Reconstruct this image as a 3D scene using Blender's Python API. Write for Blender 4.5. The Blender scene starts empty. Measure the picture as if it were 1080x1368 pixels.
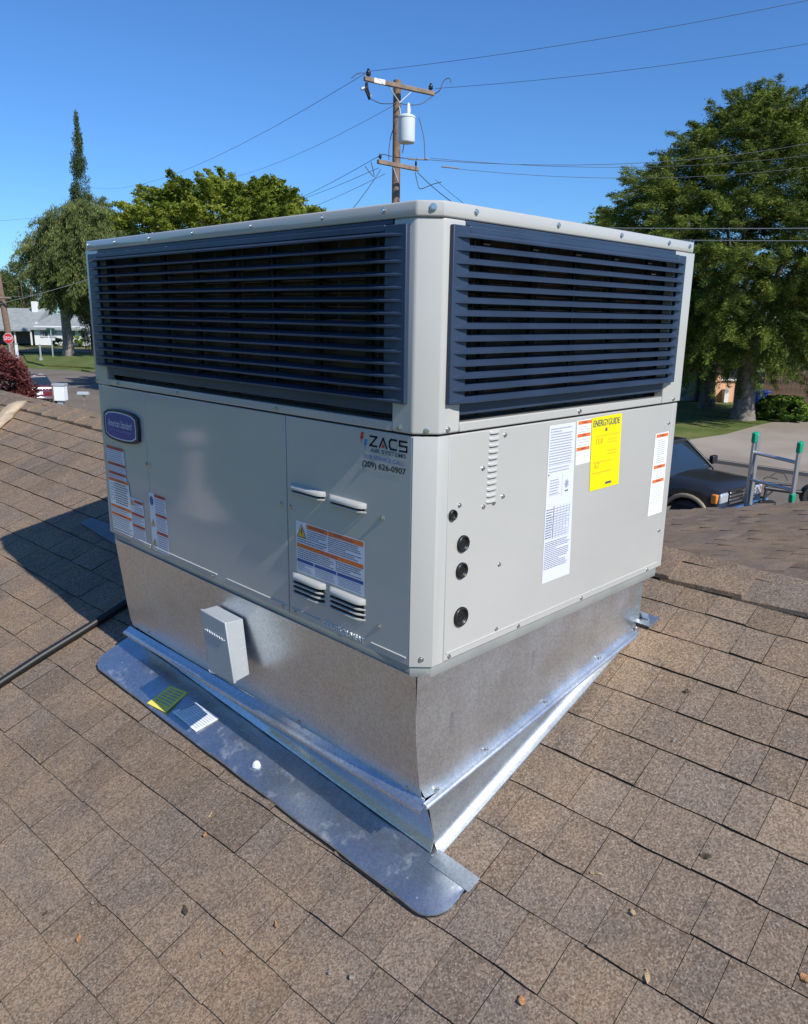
import bpy, bmesh, math, random
import numpy as np
from mathutils import Vector, Matrix
random.seed(7); rng = np.random.default_rng(7)
S = bpy.context.scene
C = S.collection

# ------------------------------------------------------------------ camera
CAM = Vector((-0.9689, -0.9092, 0.6511))
RT = Vector((0.70660, -0.70740, 0.01550)).normalized()
FW = Vector((0.68830, 0.68210, -0.24680)).normalized()
UP = RT.cross(FW).normalized(); RT = FW.cross(UP).normalized()
FOC = 1034.09
cd = bpy.data.cameras.new('camera'); cam = bpy.data.objects.new('camera', cd); C.objects.link(cam)
M = Matrix((RT, UP, -FW)).transposed().to_4x4(); M.translation = CAM
cam.matrix_world = M
cd.sensor_fit = 'HORIZONTAL'; cd.sensor_width = 36; cd.lens = FOC / 1080 * 36
cd.clip_start = .02; cd.clip_end = 3000
S.camera = cam
# ------------------------------------------------------------------ sky and sun
SUN = Vector((-0.041, -0.744, 0.667)).normalized()
w = bpy.data.worlds.new('World'); S.world = w; w.use_nodes = True
nt = w.node_tree; bg = nt.nodes['Background']
sky = nt.nodes.new('ShaderNodeTexSky'); sky.sky_type = 'NISHITA'; sky.sun_disc = False
sky.sun_elevation = math.asin(SUN.z); sky.sun_rotation = math.atan2(SUN.x, SUN.y)
sky.altitude = 0; sky.air_density = 1.0; sky.dust_density = 0.25; sky.ozone_density = 3.5
tint = nt.nodes.new('ShaderNodeVectorMath'); tint.operation = 'MULTIPLY'; tint.inputs[1].default_value = (.53, .885, 1.30)   # camera white balance set for the sun
nt.links.new(sky.outputs[0], tint.inputs[0]); nt.links.new(tint.outputs[0], bg.inputs[0]); bg.inputs[1].default_value = 0.108
sl = bpy.data.lights.new('sun', 'SUN'); so = bpy.data.objects.new('sun', sl); C.objects.link(so)
sl.energy = 5.0; sl.angle = math.radians(.53); sl.color = (1, .968, .89)
so.rotation_euler = (-SUN).to_track_quat('-Z', 'Y').to_euler()
S.view_settings.view_transform = 'Standard'; S.view_settings.look = 'None'
S.view_settings.exposure = 0.07; S.view_settings.gamma = 1
S.view_settings.use_curve_mapping = False

# ------------------------------------------------------------------ where things stand
def ray(px, py):
    return FW + RT * ((px - 540) / FOC) - UP * ((py - 684) / FOC)
def at(px, py, depth):                     # point at a distance in metres along the view axis
    return CAM + ray(px, py) * depth
GZ = -4.0
def G(px, py, z=GZ):                       # point on the ground
    d = ray(px, py); return CAM + d * ((z - CAM.z) / d.z)
SX, SY, Z0, DX, X0, EX = 0.36216, 0.05119, -0.46522, -0.06778, 0.07113, 0.11283   # roof slope, shingle courses
def zr(x, y): return Z0 + SX * x + SY * y
def RP(px, py):
    d = ray(px, py); t = (Z0 + SX * CAM.x + SY * CAM.y - CAM.z) / (d.z - SX * d.x - SY * d.y); return CAM + d * t
NR = Vector((-SX, -SY, 1)).normalized()
WD = Vector((DX, 1, SX * DX + SY)).normalized()
UD = WD.cross(NR).normalized()
if UD.x < 0: UD = -UD
EU = EX / (UD.x - DX * UD.y)
RO = Vector((X0, 0, zr(X0, 0)))
def RL(u, s, h=0): return RO + UD * u + WD * s + NR * h

# ------------------------------------------------------------------ helpers
def tag(o, label=None, cat=None, group=None, kind=None):
    if label: o['label'] = label
    if cat: o['category'] = cat
    if group: o['group'] = group
    if kind: o['kind'] = kind
    return o
def thing(name, loc, label, cat, group=None, rz=0):
    o = bpy.data.objects.new(name, None); C.objects.link(o); o.location = loc; o.rotation_euler = (0, 0, rz)
    o.empty_display_size = .2
    return tag(o, label, cat, group)
class MB:
    def __init__(s): s.v = []; s.f = []; s.m = []; s.sm = []
    def add(s, vs, fs, mi=0, smooth=False):
        b = len(s.v); s.v += [tuple(p) for p in vs]
        for f in fs: s.f.append(tuple(b + i for i in f)); s.m.append(mi); s.sm.append(smooth)
    def box(s, lo, hi, mi=0):
        x0, y0, z0 = lo; x1, y1, z1 = hi
        s.add([(x0,y0,z0),(x1,y0,z0),(x1,y1,z0),(x0,y1,z0),(x0,y0,z1),(x1,y0,z1),(x1,y1,z1),(x0,y1,z1)],
              [(0,3,2,1),(4,5,6,7),(0,1,5,4),(1,2,6,5),(2,3,7,6),(3,0,4,7)], mi)
    def obox(s, c, ax, ay, az, mi=0):      # box from centre and half axes
        c, ax, ay, az = map(Vector, (c, ax, ay, az))
        P = [c + ax*i + ay*j + az*k for k in (-1,1) for i, j in ((-1,-1),(1,-1),(1,1),(-1,1))]
        s.add(P, [(0,3,2,1),(4,5,6,7),(0,1,5,4),(1,2,6,5),(2,3,7,6),(3,0,4,7)], mi)
    def quad(s, a, b, c, d, mi=0): s.add([a,b,c,d], [(0,1,2,3)], mi)
    def poly(s, pts, mi=0): s.add(pts, [tuple(range(len(pts)))], mi)
    def tube(s, pts, r, n=8, mi=0, cap=True):
        pts = [Vector(p) for p in pts]; rr = r if isinstance(r, (list, tuple)) else [r] * len(pts)
        vs = []
        for i, p in enumerate(pts):
            t = (pts[min(i+1, len(pts)-1)] - pts[max(i-1, 0)]).normalized()
            if i == 0:
                a = t.cross(Vector((0,0,1)))
                if a.length < .3: a = t.cross(Vector((0,1,0)))
            else: a = a - t*a.dot(t)
            a.normalize(); b = t.cross(a)
            for k in range(n):
                q = 2*math.pi*k/n; vs.append(p + (a*math.cos(q) + b*math.sin(q)) * rr[i])
        fs = [(i*n+k, i*n+(k+1)%n, (i+1)*n+(k+1)%n, (i+1)*n+k) for i in range(len(pts)-1) for k in range(n)]
        s.add(vs, fs, mi, True)
        if cap:
            s.add([vs[k] for k in range(n)], [tuple(range(n))], mi); s.add([vs[(len(pts)-1)*n+k] for k in range(n)], [tuple(reversed(range(n)))], mi)
    def grid(s, rows, mi=0, smooth=True):
        n = len(rows[0]); vs = [p for r in rows for p in r]
        s.add(vs, [(i*n+j, i*n+j+1, (i+1)*n+j+1, (i+1)*n+j) for i in range(len(rows)-1) for j in range(n-1)], mi, smooth)
    def prism(s, pts, d, mi=0):            # closed polygon extruded by vector d
        pts = [Vector(p) for p in pts]; d = Vector(d); n = len(pts)
        s.add(pts + [p + d for p in pts], [tuple(range(n)), tuple(range(2*n-1, n-1, -1))] + [(i, (i+1)%n, n+(i+1)%n, n+i) for i in range(n)], mi)
    def build(s, name, mats, parent=None, bevel=0, solid=0, fix=True, seg=2, weld=False):
        me = bpy.data.meshes.new(name); me.from_pydata(s.v, [], s.f)
        if not isinstance(mats, (list, tuple)): mats = [mats]
        for m in mats: me.materials.append(m)
        me.polygons.foreach_set('material_index', s.m); me.polygons.foreach_set('use_smooth', s.sm)
        if fix:
            bm = bmesh.new(); bm.from_mesh(me)
            if weld: bmesh.ops.remove_doubles(bm, verts=bm.verts, dist=1e-5)
            bmesh.ops.recalc_face_normals(bm, faces=bm.faces); bm.to_mesh(me); bm.free()
        me.update()
        o = bpy.data.objects.new(name, me); C.objects.link(o)
        if parent: o.parent = parent
        if bevel:
            b = o.modifiers.new('b', 'BEVEL'); b.width = bevel; b.segments = seg; b.limit_method = 'ANGLE'; b.angle_limit = math.radians(40); b.harden_normals = False
            for p in me.polygons: p.use_smooth = True
            me.set_sharp_from_angle(angle=math.radians(50))
        if solid:
            b = o.modifiers.new('s', 'SOLIDIFY'); b.thickness = solid; b.offset = 0
            b = o.modifiers.new('e', 'EDGE_SPLIT'); b.split_angle = math.radians(50)
        return o
def inst(src, parent, loc, rot=None, scale=None, name=None):
    o = src.copy(); C.objects.link(o); o.parent = parent; o.location = loc
    if rot is not None: o.rotation_euler = rot
    if scale is not None: o.scale = scale
    return o

# ------------------------------------------------------------------ materials
def mat(name, col, rough=.5, metal=0, spec=.5, var=0, vscale=5, bump=0, bscale=200, coat=0, bdist=.002, col2=None, detail=4, trans=0, rvar=0):
    m = bpy.data.materials.new(name); m.use_nodes = True; t = m.node_tree; p = t.nodes['Principled BSDF']
    p.inputs['Base Color'].default_value = (*col, 1); p.inputs['Roughness'].default_value = rough
    p.inputs['Metallic'].default_value = metal; p.inputs['Specular IOR Level'].default_value = spec
    if coat: p.inputs['Coat Weight'].default_value = coat; p.inputs['Coat Roughness'].default_value = .07; p.inputs['Coat IOR'].default_value = 1.55
    if var or bump or rvar:
        tc = t.nodes.new('ShaderNodeTexCoord')
    if var:
        n = t.nodes.new('ShaderNodeTexNoise'); n.inputs['Scale'].default_value = vscale; n.inputs['Detail'].default_value = detail
        t.links.new(tc.outputs['Object'], n.inputs['Vector'])
        mx = t.nodes.new('ShaderNodeMix'); mx.data_type = 'RGBA'
        c2 = col2 or tuple(c * (1 - var) for c in col); c1 = col if col2 else tuple(min(1, c * (1 + var)) for c in col)
        mx.inputs[6].default_value = (*c1, 1); mx.inputs[7].default_value = (*c2, 1)
        r = t.nodes.new('ShaderNodeMapRange'); r.inputs[1].default_value = .35; r.inputs[2].default_value = .65
        t.links.new(n.outputs[0], r.inputs[0]); t.links.new(r.outputs[0], mx.inputs[0]); t.links.new(mx.outputs[2], p.inputs['Base Color'])
    if rvar:
        n = t.nodes.new('ShaderNodeTexNoise'); n.inputs['Scale'].default_value = 9; n.inputs['Detail'].default_value = 8
        t.links.new(tc.outputs['Object'], n.inputs['Vector'])
        r = t.nodes.new('ShaderNodeMapRange'); r.inputs[1].default_value = .35; r.inputs[2].default_value = .7; r.inputs[3].default_value = rough - rvar; r.inputs[4].default_value = rough + rvar
        t.links.new(n.outputs[0], r.inputs[0]); t.links.new(r.outputs[0], p.inputs['Roughness'])
    if bump:
        n = t.nodes.new('ShaderNodeTexNoise'); n.inputs['Scale'].default_value = bscale; n.inputs['Detail'].default_value = 3
        t.links.new(tc.outputs['Object'], n.inputs['Vector'])
        b = t.nodes.new('ShaderNodeBump'); b.inputs['Strength'].default_value = bump; b.inputs['Distance'].default_value = bdist
        t.links.new(n.outputs[0], b.inputs['Height']); t.links.new(b.outputs[0], p.inputs['Normal'])
        if coat: t.links.new(b.outputs[0], p.inputs['Coat Normal'])
    if trans:
        p.inputs['Transmission Weight'].default_value = trans
    return m
PAINT = mat('putty_paint', (.456, .446, .418), .42, var=.03, vscale=2.5, bump=.10, bscale=3.2, bdist=.004, spec=.2, coat=1)
PAINT2 = mat('putty_paint_post', (.466, .456, .428), .38, var=.03, vscale=3)
NAVY = mat('navy_louver_paint', (.025, .043, .082), .42, var=.15, vscale=6)
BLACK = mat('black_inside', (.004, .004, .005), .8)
COIL = mat('coil_fin_metal', (.045, .032, .024), .6, var=.7, vscale=9)
RUB = mat('black_rubber', (.012, .012, .013), .35)
WIREM = mat('dark_wire', (.05, .05, .055), .4, metal=.6)
STEEL = mat('screw_steel', (.55, .56, .55), .25, metal=.9)
WHITE = mat('label_white', (.80, .81, .82), .4)
LILAC = mat('label_pale', (.66, .68, .76), .4)
ORANGE = mat('label_orange', (.80, .17, .03), .4)
REDOR = mat('label_rust', (.50, .07, .03), .4)
INK = mat('label_ink', (.08, .09, .13), .5)
INKG = mat('label_grey_ink', (.30, .32, .38), .5)
LBLUE = mat('label_blue', (.02, .08, .30), .4)
YEL = mat('label_yellow', (.80, .70, .0), .45)
YEL2 = mat('tag_yellow', (.85, .72, .12), .5)
AMB = mat('hazard_amber', (.75, .42, .04), .4)
LRED = mat('logo_red', (.60, .01, .02), .4)
LCYAN = mat('logo_blue', (.02, .22, .55), .4)
SERV = mat('service_blue', (.13, .20, .48), .4)
BADGE = mat('badge_blue', (.03, .05, .28), .3)
BRIM = mat('badge_rim', (.008, .014, .035), .35)
SILV = mat('badge_silver', (.62, .66, .75), .35)
BOXM = mat('disconnect_paint', (.41, .43, .45), .4, var=.04)

def galv(name, rough=.33, smudge=0.0, base=(.70, .73, .76)):
    m = bpy.data.materials.new(name); m.use_nodes = True; t = m.node_tree; p = t.nodes['Principled BSDF']
    L = t.links.new; N = t.nodes.new
    tc = N('ShaderNodeTexCoord')
    vo = N('ShaderNodeTexVoronoi'); vo.inputs['Scale'].default_value = 230; L(tc.outputs['Object'], vo.inputs['Vector'])
    no = N('ShaderNodeTexNoise'); no.inputs['Scale'].default_value = 7; no.inputs['Detail'].default_value = 7; no.inputs['Roughness'].default_value = .62; L(tc.outputs['Object'], no.inputs['Vector'])
    sep = N('ShaderNodeSeparateColor'); L(vo.outputs['Color'], sep.inputs[0])
    mr = N('ShaderNodeMapRange'); mr.inputs[3].default_value = .85; mr.inputs[4].default_value = 1.09; L(sep.outputs[0], mr.inputs[0])
    mr2 = N('ShaderNodeMapRange'); mr2.inputs[1].default_value = .35; mr2.inputs[2].default_value = .7; mr2.inputs[3].default_value = .93; mr2.inputs[4].default_value = 1.03; L(no.outputs[0], mr2.inputs[0])
    mu = N('ShaderNodeMath'); mu.operation = 'MULTIPLY'; L(mr.outputs[0], mu.inputs[0]); L(mr2.outputs[0], mu.inputs[1])
    vm = N('ShaderNodeVectorMath'); vm.operation = 'SCALE'; vm.inputs[0].default_value = base; L(mu.outputs[0], vm.inputs['Scale'])
    p.inputs['Metallic'].default_value = .92
    r = N('ShaderNodeMapRange'); r.inputs[1].default_value = .3; r.inputs[2].default_value = .75; r.inputs[3].default_value = rough - .07; r.inputs[4].default_value = rough + .12; L(no.outputs[0], r.inputs[0])
    L(r.outputs[0], p.inputs['Roughness'])
    last = vm.outputs[0]
    if smudge:
        n2 = N('ShaderNodeTexNoise'); n2.inputs['Scale'].default_value = 16; n2.inputs['Detail'].default_value = 9; n2.inputs['Roughness'].default_value = .7; L(tc.outputs['Object'], n2.inputs['Vector'])
        a = N('ShaderNodeMapRange'); a.inputs[1].default_value = .54; a.inputs[2].default_value = .72; a.inputs[4].default_value = smudge; L(n2.outputs[0], a.inputs[0])
        n3 = N('ShaderNodeTexVoronoi'); n3.inputs['Scale'].default_value = 34; n3.inputs['Randomness'].default_value = 1; L(tc.outputs['Object'], n3.inputs['Vector'])
        b = N('ShaderNodeMapRange'); b.inputs[1].default_value = .11; b.inputs[2].default_value = .06; L(n3.outputs['Distance'], b.inputs[0])
        n4 = N('ShaderNodeTexNoise'); n4.inputs['Scale'].default_value = 4; L(tc.outputs['Object'], n4.inputs['Vector'])
        c = N('ShaderNodeMapRange'); c.inputs[1].default_value = .5; c.inputs[2].default_value = .62; L(n4.outputs[0], c.inputs[0])
        bc = N('ShaderNodeMath'); bc.operation = 'MULTIPLY'; L(b.outputs[0], bc.inputs[0]); L(c.outputs[0], bc.inputs[1])
        ad = N('ShaderNodeMath'); ad.operation = 'MAXIMUM'; L(a.outputs[0], ad.inputs[0]); L(bc.outputs[0], ad.inputs[1])
        mx = N('ShaderNodeMix'); mx.data_type = 'RGBA'; mx.inputs[7].default_value = (.62, .62, .60, 1); L(last, mx.inputs[6]); L(ad.outputs[0], mx.inputs[0]); last = mx.outputs[2]
        sub = N('ShaderNodeMath'); sub.operation = 'MULTIPLY_ADD'; sub.inputs[1].default_value = -.8; sub.inputs[2].default_value = .92; L(ad.outputs[0], sub.inputs[0]); L(sub.outputs[0], p.inputs['Metallic'])
    L(last, p.inputs['Base Color'])
    bp = N('ShaderNodeBump'); bp.inputs['Strength'].default_value = .22; bp.inputs['Distance'].default_value = .003
    n5 = N('ShaderNodeTexNoise'); n5.inputs['Scale'].default_value = 5; n5.inputs['Detail'].default_value = 1; L(tc.outputs['Object'], n5.inputs['Vector'])
    L(n5.outputs[0], bp.inputs['Height']); L(bp.outputs[0], p.inputs['Normal'])
    return m
GALV = galv('galvanised_sheet', .36)
GALV2 = galv('galvanised_flashing', .30, .45, base=(.62, .66, .70))
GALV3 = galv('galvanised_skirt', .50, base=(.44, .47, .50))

def shingle_mat(name, scale=1.0):
    m = bpy.data.materials.new(name); m.use_nodes = True; t = m.node_tree; p = t.nodes['Principled BSDF']
    L = t.links.new; N = t.nodes.new
    tc = N('ShaderNodeTexCoord'); V = tc.outputs['Object']
    at_ = N('ShaderNodeAttribute'); at_.attribute_name = 'tone'
    cr = N('ShaderNodeValToRGB'); e = cr.color_ramp.elements
    e[0].position = 0; e[0].color = (.150, .112, .084, 1); e[1].position = 1; e[1].color = (.250, .185, .134, 1)
    for ps, cc in ((.3, (.180, .136, .104)), (.5, (.200, .150, .113)), (.72, (.190, .149, .120))):
        q = e.new(ps); q.color = (*cc, 1)
    L(at_.outputs['Fac'], cr.inputs[0])
    # weathering blotches
    n1 = N('ShaderNodeTexNoise'); n1.inputs['Scale'].default_value = 2.3; n1.inputs['Detail'].default_value = 6; n1.inputs['Roughness'].default_value = .6; L(V, n1.inputs['Vector'])
    r1 = N('ShaderNodeMapRange'); r1.inputs[1].default_value = .45; r1.inputs[2].default_value = .68; r1.inputs[4].default_value = .65; L(n1.outputs[0], r1.inputs[0])
    m1 = N('ShaderNodeMix'); m1.data_type = 'RGBA'; L(cr.outputs[0], m1.inputs[6]); m1.inputs[7].default_value = (.300, .200, .122, 1); L(r1.outputs[0], m1.inputs[0])
    n2 = N('ShaderNodeTexNoise'); n2.inputs['Scale'].default_value = 11; n2.inputs['Detail'].default_value = 6; n2.inputs['Roughness'].default_value = .65; L(V, n2.inputs['Vector'])
    r2 = N('ShaderNodeMapRange'); r2.inputs[1].default_value = .5; r2.inputs[2].default_value = .75; r2.inputs[4].default_value = .6; L(n2.outputs[0], r2.inputs[0])
    m2 = N('ShaderNodeMix'); m2.data_type = 'RGBA'; L(m1.outputs[2], m2.inputs[6]); m2.inputs[7].default_value = (.125, .105, .095, 1); L(r2.outputs[0], m2.inputs[0])
    n9 = N('ShaderNodeTexNoise'); n9.inputs['Scale'].default_value = .9; n9.inputs['Detail'].default_value = 7; n9.inputs['Roughness'].default_value = .7; L(V, n9.inputs['Vector'])
    r9 = N('ShaderNodeMapRange'); r9.inputs[1].default_value = .52; r9.inputs[2].default_value = .66; r9.inputs[4].default_value = .5; L(n9.outputs[0], r9.inputs[0])
    m9 = N('ShaderNodeMix'); m9.data_type = 'RGBA'; L(m2.outputs[2], m9.inputs[6]); m9.inputs[7].default_value = (.36, .245, .145, 1); L(r9.outputs[0], m9.inputs[0]); m2 = m9
    # granules: each cell its own shade
    vo = N('ShaderNodeTexVoronoi'); vo.inputs['Scale'].default_value = 330 * scale; L(V, vo.inputs['Vector'])
    sc = N('ShaderNodeSeparateColor'); L(vo.outputs['Color'], sc.inputs[0])
    pw = N('ShaderNodeMapRange'); pw.inputs[3].default_value = .58; pw.inputs[4].default_value = 1.42; L(sc.outputs[0], pw.inputs[0])
    vm = N('ShaderNodeVectorMath'); vm.operation = 'SCALE'; L(m2.outputs[2], vm.inputs[0]); L(pw.outputs[0], vm.inputs['Scale'])
    # pale and orange granules
    lt = N('ShaderNodeMath'); lt.operation = 'GREATER_THAN'; lt.inputs[1].default_value = .93; L(sc.outputs[1], lt.inputs[0])
    m3 = N('ShaderNodeMix'); m3.data_type = 'RGBA'; L(vm.outputs[0], m3.inputs[6]); m3.inputs[7].default_value = (.40, .33, .26, 1)
    f3 = N('ShaderNodeMath'); f3.operation = 'MULTIPLY'; f3.inputs[1].default_value = .5; L(lt.outputs[0], f3.inputs[0]); L(f3.outputs[0], m3.inputs[0])
    L(m3.outputs[2], p.inputs['Base Color'])
    p.inputs['Roughness'].default_value = .95; p.inputs['Specular IOR Level'].default_value = .08
    bp = N('ShaderNodeBump'); bp.inputs['Strength'].default_value = .6; bp.inputs['Distance'].default_value = .0016
    L(sc.outputs[2], bp.inputs['Height'])
    n4 = N('ShaderNodeTexNoise'); n4.inputs['Scale'].default_value = 14; n4.inputs['Detail'].default_value = 3; L(V, n4.inputs['Vector'])
    b2 = N('ShaderNodeBump'); b2.inputs['Strength'].default_value = .6; b2.inputs['Distance'].default_value = .006; L(n4.outputs[0], b2.inputs['Height']); L(bp.outputs[0], b2.inputs['Normal'])
    L(b2.outputs[0], p.inputs['Normal'])
    return m
SHING = shingle_mat('asphalt_shingle')
DECK = mat('shingle_underlay', (.034, .029, .025), .95, spec=.1)

# ================================================================== GROUND
def ground_mat(name, c1, c2, sc=.4, rough=.95, bump=.3, fine=40):
    m = mat(name, c1, rough, var=1, vscale=sc, col2=c2, detail=10, bump=bump, bscale=fine, bdist=.02, spec=.1)
    return m
ASPH = ground_mat('street_asphalt', (.150, .126, .104), (.20, .17, .142), .25)
CONC = ground_mat('driveway_concrete', (.27, .225, .185), (.35, .30, .25), .35)
LAWN = ground_mat('lawn_grass', (.080, .115, .028), (.15, .165, .055), .8, bump=1, fine=9)
DRY = ground_mat('dry_verge', (.22, .17, .11), (.15, .14, .07), .5)
def sheet(name, pts, m, z, kind='structure'):
    b = MB(); b.poly([(p[0], p[1], z) for p in pts]); o = b.build(name, m, fix=False)
    if o.data.polygons[0].normal.z < 0: o.data.flip_normals()
    return tag(o, kind=kind)
sheet('ground', [(-900, -900), (900, -900), (900, 900), (-900, 900)], LAWN, GZ - .14)
sheet('road', [(12.5, -120), (25.2, -120), (25.2, 63), (22, 70), (17, 84), (90, 84), (90, 100), (-60, 100), (-60, 84), (9, 84), (12.5, 76)], ASPH, GZ - .132)
def slab(name, pts, m, top, h):
    b = MB(); b.prism([(p[0], p[1], top - h) for p in pts], (0, 0, h)); return tag(b.build(name, m), kind='structure')
E1 = [G(903, 590), G(970, 580), G(1017, 567), G(1055, 560), G(1120, 552)]
slab('driveway', [(25.35, 14.5), (25.35, -14)] + [(48, -14), (E1[4].x, E1[4].y), (E1[3].x, E1[3].y), (E1[2].x, E1[2].y), (E1[1].x, E1[1].y), (E1[0].x, E1[0].y)], CONC, GZ, .14)
slab('curb', [(25.2, 60), (25.34, 60), (25.34, -60), (25.2, -60)], CONC, GZ - .012, .13)
slab('verge', [(25.36, 62), (25.36, 14.6), (E1[0].x - .02, E1[0].y + .02), (46, 17.5), (46, 62)], LAWN, GZ - .006, .13)
sheet('garden_bed', [(48.1, -14), (E1[4].x, E1[4].y), (E1[3].x, E1[3].y), (E1[2].x, E1[2].y), (E1[1].x, E1[1].y), (E1[0].x, E1[0].y), (46.1, 17.5), (46.1, 62), (90, 62), (90, -14)], LAWN, GZ - .010)
slab('footpath', [(9.8, 60), (12.3, 60), (12.3, -60), (9.8, -60)], CONC, GZ - .01, .12)
# verge across the corner, in front of the far white house
v0 = [G(58, 487), G(100, 489), G(150, 493), G(150, 471), G(30, 471), G(36, 482)]
slab('corner_lawn', [(p.x, p.y) for p in v0], LAWN, GZ, .12)
v1 = [G(-120, 463), G(-120, 468.5), G(200, 471), G(200, 464.5)]
sheet('dry_strip', [(p.x, p.y) for p in v1], DRY, GZ - .02)

# ================================================================== THE HOUSE WE STAND ON
WALLP = mat('stucco_wall', (.42, .38, .32), .9, var=.06, bump=.4, bscale=60)
FASC = mat('fascia_paint', (.40, .33, .27), .6)
RIDX = 1.150
def ridge_x(y): return 1.165 + DX * y     # ridge line in plan
EAVE = -1.45
house = thing('house', (1, 3, GZ), 'single storey house whose brown shingled roof carries the metal air conditioner', 'house')
def hl(p): return Vector(p) - Vector(house.location)
YA, YB = -7.0, 12.0
b = MB()
def backz(x, y):
    xr = ridge_x(y); return zr(xr, y) - SX * (x - xr)
ufront = -2.75
roofparts = MB()
def rp(u, s, h): return hl(RL(u, s, h))
u_r = lambda: (ridge_x(0) - X0) / (UD.x - DX * UD.y)
UR = (1.165 - X0) / (UD.x - DX * UD.y)     # upslope distance of the ridge
a0, a1, b0, b1 = rp(-2.6, YA, -.006), rp(UR, YA, -.006), rp(-2.6, YB, -.006), rp(UR, YB, -.006)
roofparts.quad(a0, a1, b1, b0)
c0 = hl((5.4, YA, backz(5.4, YA))); c1 = hl((5.4, YB, backz(5.4, YB)))
roofparts.quad(a1, c0, c1, b1)
for (p, q) in ((a0, b0), (c1, c0), (a1, a0), (c0, a1), (b0, b1), (b1, c1)):
    roofparts.quad(p, q, q - Vector((0, 0, .18)), p - Vector((0, 0, .18)))
roof = roofparts.build('roof', DECK, house, fix=False)
# walls under the eaves, closed
b = MB()
xw0, xw1 = -1.95, 5.0
for y in (YA + .4, YB - .4):
    b.prism([hl((xw0, y - .06, GZ)), hl((xw1, y - .06, GZ)), hl((xw1, y - .06, backz(xw1, y) - .1)), hl((ridge_x(y), y - .06, zr(ridge_x(y), y) - .1)), hl((xw0, y - .06, zr(xw0, y) - .1))], (0, .12, 0))
for x, zf in ((xw0, zr), (xw1, backz)):
    b.prism([hl((x, YA + .5, GZ)), hl((x, YB - .5, GZ)), hl((x, YB - .5, zf(x, YB - .5) - .12)), hl((x, YA + .5, zf(x, YA + .5) - .12))], (.12, 0, 0))
b.build('wall', WALLP, house)

# ---- shingles, one by one
def wob(s, k): return .0013*math.sin(s*4.1 + k*1.7) + .0007*math.sin(s*19.3 + k*4.1) + .0006*math.sin(s*57 + k)
def tab_mesh(k, s0, s1, thick, tone, frame, eu, mb=None, nu=2, ns=4, jit=1.0, low=0.0):
    """one shingle tab: a tilted slab lapping the course below"""
    P = []; rows = []
    g = .0006
    for j in range(ns + 1):
        s = s0 + g + (s1 - s0 - 2*g) * j / ns
        ul = k*eu - (wob(s, k)*jit + low)
        col = []
        for i in range(nu + 1):
            f = i / nu; u = ul + (eu + .014 - wob(s, k)*jit) * f
            h = .0015 + (thick) * (1 - f) + .0008*math.sin(s*31 + i*2 + k*5)
            col.append(frame(u, s, h))
        rows.append(col)
    n = nu + 1
    vs = [p for r in rows for p in r]; fs = [(i*n+j, (i+1)*n+j, (i+1)*n+j+1, i*n+j+1) for i in range(ns) for j in range(n-1)]
    nb = len(vs)
    for j in range(ns + 1):                # lower butt edge
        s = s0 + g + (s1 - s0 - 2*g) * j / ns; vs.append(frame(k*eu - (wob(s, k)*jit + low) + .0008, s, -.005))
    fs += [(i*n, nb+i, nb+i+1, (i+1)*n) for i in range(ns)]
    for e, j in ((0, 0), (1, ns)):         # sides
        m0 = len(vs); s = s0 + g if e == 0 else s1 - g
        vs.append(frame(k*eu + eu, s, -.005))
        q = [j*n + i for i in range(n)] + [m0, nb + j]
        fs.append(tuple(q if e else reversed(q)))
    return vs, fs
hloc = Vector(house.location)
def mainframe(u, s, h): return RL(u, s, h) - hloc
curb_fp = lambda p: (.09 < p.x < .84 and .04 < p.y < 1.24)
tabs = []
kmin, kmax = -14, int(UR / EU)
for k in range(kmin, kmax + 1):
    s = -1.6 + random.random() * .1
    while s < 7.2:
        wdt = random.choice([.062, .075, .088, .098, .108, .12, .138]) * random.uniform(.93, 1.07)
        tabs.append((k, s, s + wdt, random.choice([.0035, .0042, .0055, .0064]), min(1, max(0, random.gauss(.5, .20))), random.choice([0, 0, 0, .0015, .003]) * random.random()))
        s += wdt
def score(t):
    k, s0, s1 = t[:3]; p = RL((k + .5)*EU, (s0 + s1)/2)
    if curb_fp(p): return -1
    d = p - CAM; z = d.dot(FW)
    if z < .1: return -1
    px = 540 + FOC*d.dot(RT)/z; py = 684 - FOC*d.dot(UP)/z
    if not (-20 < px < 1100 and 480 < py < 1400): return 0.0001
    # covered by the cabinet
    if 165 < px < 560 and py < 1130 - (560-px)*.60 and py < 1100: return .0002
    if 160 < px < 870 and py < 820: return .0002
    return abs(d.normalized().dot(NR)) * (s1 - s0) / z**2
sc_ = sorted([(score(t), i) for i, t in enumerate(tabs)], reverse=True)
single = set(i for s_, i in sc_[:298] if s_ > 0)
def set_tone(me, tones, edges=None):
    if edges is not None:
        me.materials.append(DECK); me.polygons.foreach_set('material_index', edges)
    a = me.attributes.new('tone', 'FLOAT', 'FACE'); a.data.foreach_set('value', tones)
field_v, field_f, field_t, field_e = [], [], [], []
for i, (k, s0, s1, th, tone, low) in enumerate(tabs):
    p = RL((k + .5)*EU, (s0 + s1)/2)
    if curb_fp(p): continue
    vs, fs = tab_mesh(k, s0, s1, th, tone, mainframe, EU, low=low)
    if i in single:
        me = bpy.data.meshes.new('shingle'); me.from_pydata(vs, [], fs); me.materials.append(SHING); set_tone(me, [tone]*len(fs), [0]*(len(fs) - 6) + [1]*6); me.update()
        o = bpy.data.objects.new('shingle', me); C.objects.link(o); o.parent = roof
    else:
        bq = len(field_v); field_v += vs; field_f += [tuple(bq + q for q in f) for f in fs]; field_t += [tone]*len(fs); field_e += [0]*(len(fs) - 6) + [1]*6
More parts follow.
